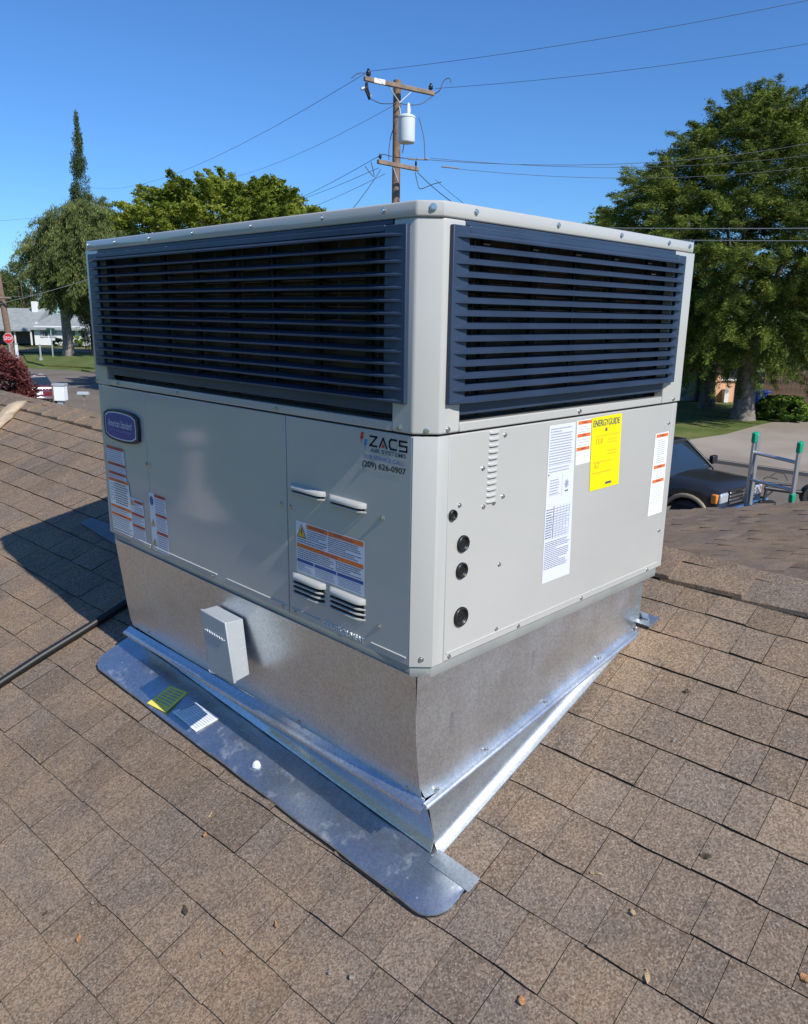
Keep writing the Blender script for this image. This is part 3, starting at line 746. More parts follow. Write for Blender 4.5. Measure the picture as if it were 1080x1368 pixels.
# ---------------------------------------------------------------- printed things
class Print:
    """flat print on a face: s runs left to right as seen, t bottom to top, both in metres from the lower left corner"""
    def __init__(s, side, aL, z0, slope=0, o=.0006):
        s.side, s.aL, s.z0, s.o, s.k = side, aL, z0, o, slope; s.sg = -1 if side == 'L' else 1; s.mb = MB(); s.mats = []
    def P(s, x, y, o=0): return FACE(s.side, s.aL + s.sg*(x + s.k*y), s.o + o, s.z0 + y)
    def mi(s, m):
        if m not in s.mats: s.mats.append(m)
        return s.mats.index(m)
    def rect(s, x0, y0, x1, y1, m, o=0): s.poly([(x0, y0), (x1, y0), (x1, y1), (x0, y1)], m, o)
    def poly(s, pts, m, o=0):
        v = [s.P(x, y, o) for x, y in pts]
        n = (v[1]-v[0]).cross(v[2]-v[0]); out = FACE(s.side, 0, 1, 0)
        if n.dot(out) < 0: v.reverse()
        s.mb.poly(v, s.mi(m))
    def lines(s, x0, y0, x1, y1, n, m=INK, fill=.42, o=.0003, full=.9):
        p = (y1 - y0)/n
        for i in range(n):
            y = y1 - (i + .75)*p; x = x0; end = x0 + (x1 - x0)*(random.uniform(.45, 1) if random.random() > full else random.uniform(.86, 1))
            while x < end - .001:
                wd = random.uniform(.003, .011); s.rect(x, y, min(x + wd, end), y + p*fill, m, o); x += wd + .0012
    def build(s, name, parent, label=None):
        o = s.mb.build(name, s.mats, parent, fix=False)
        if label: o['label'] = label
        return o
def text(st, side, aL, z0, wdt, hgt, m, parent, name='lettering', o=.0010, bold=0, italic=0, extr=0, slope=0):
    cu = bpy.data.curves.new('t', 'FONT'); cu.body = st; cu.size = 1; cu.offset = bold; cu.shear = italic; cu.extrude = extr; cu.resolution_u = 3
    ob = bpy.data.objects.new('t', cu); C.objects.link(ob); bpy.context.view_layer.update()
    me = bpy.data.meshes.new_from_object(ob.evaluated_get(bpy.context.evaluated_depsgraph_get())); bpy.data.objects.remove(ob); bpy.data.curves.remove(cu)
    co = np.array([v.co[:] for v in me.vertices]); lo, hi = co.min(0), co.max(0)
    sg = -1 if side == 'L' else 1
    for v, c in zip(me.vertices, co):
        x = (c[0]-lo[0])/(hi[0]-lo[0])*wdt; y = (c[1]-lo[1])/(hi[1]-lo[1])*hgt
        v.co = FACE(side, aL + sg*(x + slope*y), o + c[2], z0 + y)
    me.materials.clear(); me.materials.append(m); me.name = name
    ob = bpy.data.objects.new(name, me); C.objects.link(ob); ob.parent = parent
    return ob
def warn(pr, x0, x1, y, h, m=ORANGE, word='WARNING'):
    pr.rect(x0, y, x1, y + h, m, .0003)
    cx = (x0 + x1)/2; wd = (x1 - x0)*.42; pr.texts = getattr(pr, 'texts', []) + [(cx - wd/2, y + h*.28, wd, h*.5)]
def flush(pr, parent, word='WARNING'):
    for (x, y, wd, hg) in getattr(pr, 'texts', []): text(word, pr.side, pr.aL + pr.sg*x, pr.z0 + y, wd, hg, INK, parent, 'lettering', o=pr.o + .0006)
def tri(pr, cx, cy, r):
    pr.poly([(cx - r, cy - r*.8), (cx + r, cy - r*.8), (cx, cy + r)], INK, .0004); pr.poly([(cx - r*.82, cy - r*.69), (cx + r*.82, cy - r*.69), (cx, cy + r*.78)], AMB, .0006)
    pr.poly([(cx - r*.1, cy + r*.4), (cx + r*.16, cy + r*.4), (cx + r*.05, cy), (cx + r*.2, cy), (cx - r*.1, cy - r*.55), (cx, cy - r*.08), (cx - r*.18, cy - r*.08)], INK, .0008)
# --- left face, tall label in two overlapping sheets
p = Print('L', 1.2600, .0255, -.06); h = .2465; wd = .117
p.rect(.0, .150, .110, h, LILAC); 
for y in (.2385, .192, .165): warn(p, .002, .108, y, .0085, REDOR)
p.lines(.004, .202, .106, .2375, 6, INKG); p.lines(.004, .1745, .106, .1905, 3, INKG); p.lines(.004, .1515, .106, .164, 2, INKG)
p.rect(-.006, .0, .122, .1545, WHITE, .0008)
p.o += .0009
for y in (.145, .066, .042): warn(p, -.004, .120, y, .0085, ORANGE)
p.lines(.030, .080, .116, .143, 9, INK); p.lines(-.002, .052, .116, .0645, 2, INKG); p.lines(-.002, .004, .116, .040, 6, INKG)
for yy in (.09, .107, .124): p.poly([(.002, yy), (.024, yy), (.024, yy + .012), (.002, yy + .012)], INKG, .0002); p.poly([(.004, yy + .0015), (.022, yy + .0015), (.022, yy + .0105), (.004, yy + .0105)], WHITE, .0004)
o = p.build('warning_label', ac, 'tall white and orange warning sticker on the narrow end panel'); flush(p, o)
p = Print('L', 1.1400, .0185, -.06); p.rect(0, 0, .078, .121, LILAC)
warn(p, .024, .076, .108, .009, REDOR); warn(p, .002, .076, .071, .008, REDOR); warn(p, .002, .076, .037, .008, REDOR); tri(p, .012, .108, .011)
p.lines(.022, .080, .076, .107, 4, INKG); p.lines(.004, .046, .074, .070, 4, INKG); p.lines(.004, .004, .074, .036, 6, INKG)
o = p.build('warning_label', ac, 'short warning sticker at the foot of the end panel'); flush(p, o)
p = Print('L', 1.0275, .0120, -.03); p.rect(0, 0, .093, .162, LILAC); warn(p, .031, .091, .152, .009, REDOR); warn(p, .031, .091, .100, .008, REDOR); warn(p, .031, .091, .050, .008, REDOR)
c = [(.014 + .0105*math.cos(t), .139 + .0125*math.sin(t)) for t in np.linspace(0, 2*math.pi, 17)[:-1]]; p.poly(c, LBLUE, .0003); p.lines(.006, .134, .022, .145, 2, LCYAN, o=.0006)
tri(p, .015, .078, .011); tri(p, .015, .022, .012)
p.lines(.033, .110, .090, .150, 6, INKG); p.lines(.033, .060, .090, .098, 6, INKG); p.lines(.033, .004, .090, .048, 7, INKG)
o = p.build('warning_label', ac, 'white sticker with a blue disc and amber triangles on the large panel'); flush(p, o)
# --- big label on control panel
p = Print('L', .3735, .1110, 0); wd, h = .2170, .1135
p.rect(0, 0, wd, h, WHITE); p.rect(.002, .002, wd - .002, h - .002, LILAC, .0002)
p.rect(.036, .1015, .105, .1115, ORANGE, .0004); p.rect(.107, .1015, wd - .003, .1115, ORANGE, .0004)
p.rect(.002, .0560, wd - .003, .0650, ORANGE, .0004)
for x0, x1 in ((.002, .058), (.061, .132), (.135, wd - .003)): p.rect(x0, .0235, x1, .0305, LBLUE, .0004)
tri(p, .019, .092, .017)
p.lines(.038, .078, .102, .1000, 5, INK); p.lines(.004, .067, .102, .077, 2, INK); p.lines(.107, .067, wd - .008, .1000, 8, INK)
p.lines(.004, .0325, .125, .0545, 5, INK); p.lines(.130, .0325, wd - .006, .0545, 5, INK)
for x0, x1 in ((.004, .056), (.063, .130), (.137, wd - .006)): p.lines(x0, .003, x1, .022, 5, INKG)
p.texts = [(.044, .1035, .050, .006), (.125, .1035, .060, .006), (.085, .0575, .050, .006)]
o = p.build('warning_label', pc, 'wide orange and blue warning sticker between the vent hoods'); flush(p, o)
# --- contractor sticker
p = Print('L', .1715, .3650, 0, .0005)
def bolt(cx, cy, sx, sy, m):
    q = [(.25, 1), (.95, 1), (.62, .58), (1.0, .58), (.42, .28), (.62, .28), (0, -.25), (.22, .2), (.0, .2), (.3, .52), (.02, .52)]
    p.poly([(cx + x*sx, cy + y*sy) for x, y in q[:4]] + [(cx + .55*sx, cy + .35*sy), (cx + .1*sx, cy - .25*sy), (cx + .3*sx, cy + .32*sy), (cx, cy + .32*sy)], m)
bolt(.001, .053, .012, .019, LRED); bolt(.0115, .043, .011, .017, LCYAN)
# stroked capitals Z A C S
def stroke(pts, w, m):
    for (x0, y0), (x1, y1) in zip(pts, pts[1:]):
        dx, dy = x1-x0, y1-y0; l = math.hypot(dx, dy); nx, ny = -dy/l*w/2, dx/l*w/2; ex, ey = dx/l*w*.35, dy/l*w*.35
        p.poly([(x0+nx-ex, y0+ny-ey), (x0-nx-ex, y0-ny-ey), (x1-nx+ex, y1-ny+ey), (x1+nx+ex, y1+ny+ey)], m, .0002)
BX, BY, lw, hh, gp = .029, .0495, .0185, .0175, .0075; sw = .0036
stroke([(BX, BY+hh), (BX+lw, BY+hh), (BX, BY), (BX+lw, BY)], sw, BLACK)
x = BX + lw + gp; stroke([(x, BY), (x+lw/2, BY+hh), (x+lw, BY)], sw, BLACK)
p.poly([(x+lw*.28, BY), (x+lw*.72, BY), (x+lw*.5, BY+hh*.5)], LRED, .0003)
x += lw + gp; stroke([(x+lw, BY+hh), (x+lw*.2, BY+hh), (x, BY+hh*.75), (x, BY+hh*.25), (x+lw*.2, BY), (x+lw, BY)], sw, BLACK)
x += lw + gp; stroke([(x+lw, BY+hh), (x, BY+hh), (x, BY+hh*.52), (x+lw, BY+hh*.52), (x+lw, BY), (x, BY)], sw, BLACK)
o = p.build('contractor_sticker', pc, 'printed contractor sticker with red and blue bolts')
text('AIR SYSTEMS', 'L', .1715 - .030, .3650 + .0375, .094, .0075, INK, pc, bold=.01)
text('FOR SERVICE CALL', 'L', .1715 - .012, .3650 + .0235, .108, .0080, SERV, pc, bold=.005)
text('(209) 626-0907', 'L', .1715 - .008, .3650 + .0040, .116, .0150, BLACK, pc, bold=.008)
text('CONTROL/HEAT', 'L', .2850, .0125, .130, .0105, mat('emboss_highlight', (.72, .73, .70), .3), pc, name='embossed_lettering', extr=.0012, bold=.0)  # paler than the panel: light caught by the raised letters, put into the colour
# --- badge
b = MB()
def barrel(cx, cz, w2, h2, bul, n=9):
    pts = []
    for i in range(n): f = -1 + 2*i/(n-1); pts.append((cx + w2*f, cz + h2 + bul*(1 - f*f) - (.006 if abs(f) == 1 else 0)))
    pts.append((cx + w2*1.03, cz))
    for i in range(n): f = 1 - 2*i/(n-1); pts.append((cx + w2*f, cz - h2 - bul*(1 - f*f) + (.006 if abs(f) == 1 else 0)))
    pts.append((cx - w2*1.03, cz)); return pts
CY_, CZ_ = 1.1555, .3395
def badge_layer(w2, h2, bul, o0, o1, m, name, dx=0):
    mb = MB(); pts = [FACE('L', a + dx, o0, z) for a, z in barrel(CY_, CZ_, w2, h2, bul)]; mb.prism(pts, FACE('L', 0, o1 - o0, 0)); return mb.build(name, m, ac, bevel=.0008)
bd = badge_layer(.101, .0370, .0085, .0002, .0090, BRIM, 'badge')
b2 = badge_layer(.090, .0315, .0070, .0088, .0097, SILV, 'badge_rim'); b3 = badge_layer(.0865, .0290, .0065, .0095, .0103, BADGE, 'badge_plate')
for a_ in (b2, b3): a_.parent = bd
text('American Standard', 'L', CY_ + .072, CZ_ - .004, .144, .0200, SILV, bd, o=.0108, bold=.004, italic=.35)
text('HEATING & AIR CONDITIONING', 'L', CY_ + .066, CZ_ - .0165, .130, .0055, mat('badge_line', (.25, .30, .60), .4), bd, o=.0108)
# --- front face labels
p = Print('R', .3705, .0870, -.0, .0006); wd, h = .1010, .3470
p.poly([(.0, h), (.0975, h), (.115, 0), (.0075, -.0)], LILAC)
def sx_(y): return .0085*(1 - y/h)
p.lines(.006, .262, .094, .342, 14, INKG, .35); p.rect(.006, .2605, .096, .2612, INKG, .0003); p.lines(.008, .245, .092, .258, 2, INKG, .3)
p.lines(.006, .238, .012, .246, 1, INK); p.rect(.012, .196, .055, .1967, INKG, .0003); p.lines(.014, .197, .050, .232, 6, INKG, .35)
p.rect(.060, .190, .0605, .240, INKG, .0003)
c = [(.078 + .009*math.cos(t)*(1 if i % 2 else .55), .215 + .011*math.sin(t)*(1 if i % 2 else .6)) for i, t in enumerate(np.linspace(0, 2*math.pi, 15)[:-1])]; p.poly(c, INKG, .0004); p.rect(.073, .198, .085, .201, INK, .0004)
for x in (.036, .048, .060, .072, .084, .096): p.rect(x, .098, x + .0006, .170, INKG, .0004)
p.rect(.0345, .098, .0358, .172, INK, .0005)
for i in range(12): p.rect(.008, .098 + i*.0060, .1, .0984 + i*.0060, INKG, .0004)
p.lines(.008, .100, .033, .168, 12, INK, .35); p.lines(.038, .100, .098, .168, 12, INKG, .25); p.lines(.010, .030, .104, .094, 15, INK, .35)
p.build('rating_label', pf, 'long pale rating sheet with table and small print')
p = Print('R', .4725, .3385, -.0, .0006); p.poly([(0, .097), (.058, .098), (.064, .0), (.006, -.0015)], WHITE)
for y in (.088, .060, .030): warn(p, .006, .058, y, .0078, ORANGE)
p.lines(.010, .070, .056, .086, 3, INKG, .2); p.lines(.010, .040, .056, .058, 3, INKG, .2)
o = p.build('warning_label', pf, 'small white and orange sticker left of the yellow guide'); flush(p, o)
p = Print('R', .5320, .2690, -.0, .0009); p.poly([(0, .1680), (.1285, .1700), (.1400, 0), (.0120, 0)], YEL)
p.texts = []
p.lines(.075, .105, .120, .118, 2, AMB, .2); p.lines(.075, .078, .120, .092, 2, AMB, .2); p.lines(.018, .062, .100, .070, 1, AMB, .2); p.rect(.078, .0085, .104, .0140, INK, .0004)
p.rect(.060, .134, .068, .141, INK, .0004); p.rect(.060, .143, .068, .144, YEL, .0006)
p.lines(.018, .035, .110, .050, 1, AMB, .15); p.lines(.018, .122, .125, .130, 1, AMB, .2)
o = p.build('energy_label', pf, 'bright yellow energy guide sheet')
text('ENERGYGUIDE', 'R', .5395, .4160, .1130, .0150, INK, o, o=.0016, bold=.004)
text('13.8', 'R', .5560, .3760, .028, .0130, AMB, o, o=.0016); text('6.7', 'R', .5580, .3200, .018, .0130, AMB, o, o=.0016)
p = Print('R', .8365, .1600, .0, .0006); p.poly([(0, .2125), (.0690, .2135), (.0735, 0), (-.002, .0)], WHITE)
for y in (.202, .122, .085): warn(p, .006, .066, y, .0085, ORANGE)
p.lines(.016, .135, .060, .198, 12, INKG, .3); p.lines(.014, .096, .062, .118, 4, INKG, .15); p.lines(.012, .026, .062, .080, 8, INKG, .15); p.rect(.006, .022, .066, .0226, INKG, .0003); p.rect(.006, .010, .066, .0106, INKG, .0003)
o = p.build('warning_label', pf, 'narrow white and orange sticker near the far edge'); flush(p, o)

# ================================================================== DISCONNECT BOX on the curb
dbx = thing('disconnect_box', (.0, .62, -.21), 'small pale grey metal disconnect box fixed to the curb below the unit', 'electrical box')
dl = Vector(dbx.location)
b = MB()
yL, yR, oF, oB = .712, .590, .090, .003
F = [(-.07, .669, -.0467), (-.07, .5607, -.0486), (-.07, .5331, -.1903), (-.07, .6379, -.1929)]
B = [(-oB, .704, -.062), (-oB, .588, -.064), (-oB, .568, -.203), (-oB, .690, -.203)]
fx = lambda P: [Vector(p) - dl for p in P]
F, B = fx(F), fx(B)
# body slightly smaller than the lid
mid = [f*.86 + bb*.14 for f, bb in zip(F, B)]
b.add(mid + B, [(0,1,2,3),(7,6,5,4),(0,4,5,1),(1,5,6,2),(2,6,7,3),(3,7,4,0)]); b.build('body', BOXM, dbx, bevel=.002)
cc = sum(F, Vector())/4; F2 = [cc + (f - cc)*1.035 for f in F]; m2 = [f + (bb - f)*.16 for f, bb in zip(F2, B)]
b = MB(); b.add(F2 + m2, [(0,1,2,3),(7,6,5,4),(0,4,5,1),(1,5,6,2),(2,6,7,3),(3,7,4,0)]); lid = b.build('cover', BOXM, dbx, bevel=.003)
# embossed script line
b = MB()
def fp(s, t): return (F2[0]*(1-s) + F2[1]*s)*(1-t) + (F2[3]*(1-s) + F2[2]*s)*t + Vector((-.0012, 0, 0))
pts = [fp(.12 + .76*i/40, .30 + .02*i/40 + .022*math.sin(i*1.25)*(1 if i % 13 else .2)) for i in range(41)]
b.tube(pts, .0009, 5); b.build('embossed_script', WHITE, lid)
b = MB()
sf = lambda s, t: (F[1]*(1-s) + B[1]*s)*(1-t) + (F[2]*(1-s) + B[2]*s)*t + Vector((0, -.0015, 0))
for t in (.3, .5, .68, .85): b.tube([sf(.72, t) + Vector((0, .0012, 0)), sf(.72, t) + Vector((0, .0004, 0))], .005, 10)
b.build('knockout', BOXM, dbx)
b = MB(); rr = [fp(.13, .93) + Vector((-.004, 0, 0))]
c = Vector((-.055, .640, -.197)) - dl
b.tube([c + Vector((.012*math.cos(t), .010*math.sin(t), .002*math.sin(t))) for t in np.linspace(0, 2*math.pi, 17)], .0042, 8, cap=False); b.tube([c + Vector((0, 0, -.002)), c + Vector((.055, 0, .012))], .004, 6)
b.build('lead_seal', WHITE, dbx)

# ================================================================== CABLE on the roof
b = MB()
K = [RP(-420, 1190), RP(-220, 1060), RP(-60, 962), RP(0, 922), RP(60, 884), RP(115, 848), RP(165, 816), RP(230, 772)]
for off in (-.011, .011):
    b.tube([Vector((p.x + off*1.0, p.y + off*.4, zr(p.x, p.y) + .022 + .003*math.sin(i*2))) for i, p in enumerate(K)], .0125, 10)
tag(b.build('cable', mat('black_jacket', (.010, .011, .012), .5)), 'twin black cable running across the shingles to the rear of the curb', 'cable')
# tan strip lying on the roof
A_, B_ = RP(26, 542), RP(-6, 574); WOOD = mat('raw_wood', (.50, .38, .25), .8, var=.2, vscale=14)
d = (B_ - A_); L_ = d.length; d.normalize(); sd = NR.cross(d).normalized()
b = MB(); segs = 10
e1, e2, e3 = [], [], []
for i in range(segs + 1):
    c = A_ + d*(L_*2.2*i/segs); wv = .055 + .008*math.sin(i*2.3); k_ = .020*math.sin(i*1.1 + .6)
    e1.append(c + sd*wv + NR*(.018 + .004*math.sin(i*1.9))); e2.append(c - sd*(wv) + NR*(.020 + .004*math.sin(i*1.3)))
b.grid([e1, [(p + q)/2 + NR*.008 for p, q in zip(e1, e2)], e2], smooth=False); o = b.build('bark_strip', WOOD, solid=.012, fix=False)
tag(o, 'pale tan strip of raw wood lying on the shingles by the ridge', 'wood strip')
# debris
DEB = [mat('leaf_orange', (.38, .19, .08), .8), mat('wood_chip', (.38, .27, .15), .8), mat('pale_pebble', (.24, .21, .18), .8), mat('dark_leaf', (.06, .045, .03), .8)]
def debris(px, py, ln, wd_, ang, mi, name, label, cat, grp):
    ln *= .85; wd_ *= .8; c = RP(px, py); a = UD*math.cos(ang) + WD*math.sin(ang); n = NR.cross(a)
    b = MB(); m = 6
    top = [c + a*(ln*(i/m - .5)) + n*(wd_*math.sin(math.pi*(i+.3)/(m+.6))*(.9 + .3*random.random())) + NR*(.0075 + .003*math.sin(i)) for i in range(m+1)]
    bot = [c + a*(ln*(i/m - .5)) - n*(wd_*math.sin(math.pi*(i+.3)/(m+.6))*(.9 + .3*random.random())) + NR*(.0065 + .002*math.cos(i)) for i in range(m+1)]
    b.grid([top, bot], smooth=False); o = b.build(name, DEB[mi], solid=.003, fix=False)
    tag(o, label, cat, grp)
for a in [
    (865, 1308, .030, .0055, .5, 1, 'wood_chip', 'largest tan wood chip on the shingles at the lower right', 'wood chip', None),
    (797, 1170, .026, .0018, 2.0, 1, 'twig', 'thin tan twig on the shingles right of the flashing corner', 'twig', None),
    (107, 1256, .022, .0050, .9, 0, 'dry_leaf', 'curled orange leaf on the lower left shingles', 'leaf', None),
    (249, 1219, .030, .0060, 1.1, 3, 'bark_flake', 'dark bark flake on the shingles below the long flashing', 'bark flake', None),
    (62, 1223, .016, .0040, .3, 3, 'bark_flake', 'small dark flake on a shingle left of the orange leaf', 'bark flake', None),
    (943, 1147, .024, .0080, 1.9, 3, 'bark_flake', 'dark flake stuck on the shingles at the right', 'bark flake', None),
    (918, 926, .018, .0055, .2, 3, 'bark_flake', 'dark crumb on the shingles right of the curb', 'bark flake', None),
    (442, 1302, .014, .0050, 1.0, 2, 'pebble', 'pale flat crumb near the bottom centre of the roof', 'pebble', None),
    (472, 1308, .016, .0065, .2, 2, 'pebble', 'broad tan crumb near the bottom centre beside a smaller one', 'pebble', None),
    (272, 1281, .014, .0014, 1.2, 2, 'pine_needle', 'pale sliver lying left of the bottom centre', 'needle', None),
    (300, 1275, .016, .0016, 1.5, 0, 'pine_needle', 'orange sliver beside the pale one at bottom', 'needle', None),
    (370, 1238, .018, .0030, 1.0, 0, 'dry_leaf', 'small orange leaf flake below the flashing middle', 'leaf', None),
    (275, 1118, .016, .0040, .7, 0, 'dry_leaf', 'small orange leaf flake left of the flashing middle', 'leaf', None),
    (282, 1092, .020, .0012, .4, 1, 'pine_needle', 'thin tan needle close to the flashing edge', 'needle', None),
    (125, 1209, .006, .0030, .4, 2, 'pebble', 'tiny white pebble on the left shingles', 'pebble', None),
    (901, 770+222, .016, .0016, .0, 2, 'pine_needle', 'pale needle on the shingles at the right edge', 'needle', None),
    (846, 1222, .016, .0060, .8, 1, 'wood_chip', 'small yellowish chip on a course line right of centre', 'wood chip', None),
    (698, 1340, .020, .0080, .8, 0, 'dry_leaf', 'orange speckled flake at the bottom right of centre', 'leaf', None),
    (1076, 1310, .022, .0080, 1.3, 0, 'dry_leaf', 'orange leaf piece at the lower right corner', 'leaf', None)]:
    debris(*a)

# vent pipe standing down the roof to the left, seen only as a reflection in the shaded panel
vp = thing('vent_pipe', (-2.42, 5.05, zr(-2.42, 5.05)), 'sheet metal roof vent pipe with cap standing down the slope', 'vent pipe')
VM = mat('vent_paint', (.50, .40, .31), .5)
b = MB(); ring = lambda r, z: [Vector((r*math.cos(t), r*math.sin(t), z)) for t in np.linspace(0, 2*math.pi, 21)]
b.grid([ring(.30, -.10), ring(.26, .02), ring(.09, .26), ring(.09, .62)]); b.build('pipe', VM, vp)
b = MB(); b.grid([ring(.09, .60), ring(.13, .62), ring(.13, .70), ring(.09, .74), ring(.01, .75)]); b.build('cap', VM, vp)

# ================================================================== LADDER beyond the wing roof
ALU = mat('ladder_aluminium', (.55, .56, .57), .35, metal=.75); GRN = mat('green_plastic', (.0, .32, .16), .4)
lt = at(1010, 580, 7.35); rt_ = at(1070, 593, 7.05)
lad = thing('extension_ladder', (lt.x, lt.y, GZ), 'aluminium extension ladder with green end caps leaning beyond the far roof', 'ladder')
ll = Vector(lad.location); dn = Vector((.12, .05, -1)).normalized(); rd = (rt_ - lt).normalized(); fwd = rd.cross(dn).normalized()
Ltot = (lt.z - GZ)/abs(dn.z)
for i, t0 in enumerate((lt, rt_)):
    for j, o_ in enumerate((0, .035)):
        a = t0 + fwd*o_ + rd*(.016 if i == 0 else -.016)*j; ln = Ltot if j else Ltot
        b = MB(); b.obox(a + dn*ln/2 - ll, rd*.012, fwd*.030, dn*ln/2); b.build('rail', ALU, lad, bevel=.003)
    b = MB(); b.obox(t0 + dn*.03 - ll, rd*.020, fwd*.036, dn*.05); b.build('end_cap', GRN, lad, bevel=.008)
b = MB(); b.obox(rt_ + dn*.52 - ll, rd*.020, fwd*.036, dn*.04); b.build('end_cap', GRN, lad, bevel=.008)
k = 0; t = .18
while t < Ltot - .1:
    b = MB(); b.tube([lt + dn*t - ll, rt_ + dn*t - ll], .017, 8); b.build('rung', ALU, lad); t += .27

# ================================================================== VEGETATION
def leafmat(name, c1, c2, tr=.25):
    m = bpy.data.materials.new(name); m.use_nodes = True; t = m.node_tree; p = t.nodes['Principled BSDF']; L = t.links.new
    a = t.nodes.new('ShaderNodeAttribute'); a.attribute_name = 'tone'
    mx = t.nodes.new('ShaderNodeMix'); mx.data_type = 'RGBA'; mx.inputs[6].default_value = (*c1, 1); mx.inputs[7].default_value = (*c2, 1); L(a.outputs['Fac'], mx.inputs[0]); L(mx.outputs[2], p.inputs['Base Color'])
    p.inputs['Roughness'].default_value = .6; p.inputs['Specular IOR Level'].default_value = .25
    tl = t.nodes.new('ShaderNodeBsdfTranslucent'); L(mx.outputs[2], tl.inputs[0]); ms = t.nodes.new('ShaderNodeMixShader'); ms.inputs[0].default_value = tr
    L(p.outputs[0], ms.inputs[1]); L(tl.outputs[0], ms.inputs[2]); L(ms.outputs[0], t.nodes['Material Output'].inputs[0]); return m
LM = dict(right=leafmat('leaf_olive', (.036, .066, .012), (.22, .265, .040), .3), pepper=leafmat('leaf_pepper', (.055, .085, .026), (.215, .24, .070)),
          bright=leafmat('leaf_yellow_green', (.09, .13, .012), (.36, .40, .055), .4), dark=leafmat('leaf_dark', (.02, .04, .012), (.05, .08, .02)),
          purple=leafmat('leaf_purple', (.06, .018, .018), (.22, .055, .05)), hedge=leafmat('leaf_fresh', (.03, .08, .012), (.22, .32, .04)), cyp=leafmat('leaf_cypress', (.045, .075, .022), (.10, .13, .04)))
BARK = mat('tree_bark', (.16, .12, .09), .95, var=.35, vscale=6, bump=.8, bscale=14, bdist=.03)
BARKG = mat('grey_bark', (.20, .17, .15), .95, var=.35, vscale=5, bump=.8, bscale=12, bdist=.03)
def leaves(name, centers, radii, n_per, size, m, parent, tones, droop=0.0, aspect=.4, origin=None, flat=.8, dirs=None, length=1.3, thick=.22):
    """many leaf faces in clumps; centers Nx3, radii Nx3"""
    centers = np.array(centers, float); radii = np.array(radii, float); K = len(centers)
    idx = np.repeat(np.arange(K), n_per); n = len(idx)
    d = rng.normal(size=(n, 3)); d /= np.linalg.norm(d, axis=1)[:, None]; r = rng.random(n)**(.5)
    P = centers[idx] + d*r[:, None]*radii[idx]
    if dirs is not None:                   # sprays: leaves strung along a tapering twig
        D = np.array(dirs, float)[idx]; u_ = rng.random(n)**.8; Ls = (length*(.6 + .8*rng.random(K)))[idx]
        sd_ = rng.normal(size=(n, 3))*(thick*(1.05 - .8*u_))[:, None]; sd_[:, 2] *= .6
        P = centers[idx] + D*(Ls*u_)[:, None] + sd_
        P[:, 2] -= .28*Ls*u_**2; d = D
    ax = rng.normal(size=(n, 3)) + d*.8; ax[:, 2] = ax[:, 2]*.6 - droop*1.5; ax /= np.linalg.norm(ax, axis=1)[:, None]
    bx = np.cross(ax, rng.normal(size=(n, 3))); bx /= np.linalg.norm(bx, axis=1)[:, None]
    s = size*(.6 + .8*rng.random(n)); h = (ax*s[:, None]*.5); wv = bx*s[:, None]*.5*aspect
    V = np.stack([P - h, P + wv*.9 - h*.1, P + h, P - wv*.9 - h*.1], 1).reshape(-1, 3)
    if origin is not None: V = V - np.array(origin)
    me = bpy.data.meshes.new(name); me.vertices.add(4*n); me.vertices.foreach_set('co', V.ravel()); me.loops.add(4*n); me.loops.foreach_set('vertex_index', np.arange(4*n)); me.polygons.add(n)
    me.polygons.foreach_set('loop_start', np.arange(0, 4*n, 4)); me.polygons.foreach_set('loop_total', np.full(n, 4)); me.update(calc_edges=True)
    a = me.attributes.new('tone', 'FLOAT', 'FACE'); a.data.foreach_set('value', np.clip(np.array(tones)[idx] + rng.normal(size=n)*.2, 0, 1))
    me.materials.append(m); o = bpy.data.objects.new(name, me); C.objects.link(o); o.parent = parent; return o
def trunk(parent, h, r, m, limbs, name='trunk', lean=(0, 0)):
    b = MB(); pts = [Vector((lean[0]*f + .15*r*math.sin(f*5), lean[1]*f + .2*r*math.sin(f*4), h*f - .1)) for f in np.linspace(0, 1, 7)]
    b.tube(pts, [r*1.35, r*1.05, r, r*.92, r*.85, r*.75, r*.6], 12)
    for (t, e, rr) in limbs:
        s = pts[min(6, int(t*6))]; e = Vector(e); mid = (s + e)/2 + Vector((random.uniform(-.3, .3), random.uniform(-.3, .3), random.uniform(0, .6)))
        b.tube([s, (s + mid)/2 + Vector((0, 0, .1)), mid, e], [rr, rr*.8, rr*.6, rr*.25], 7)
    b.build(name, m, parent)
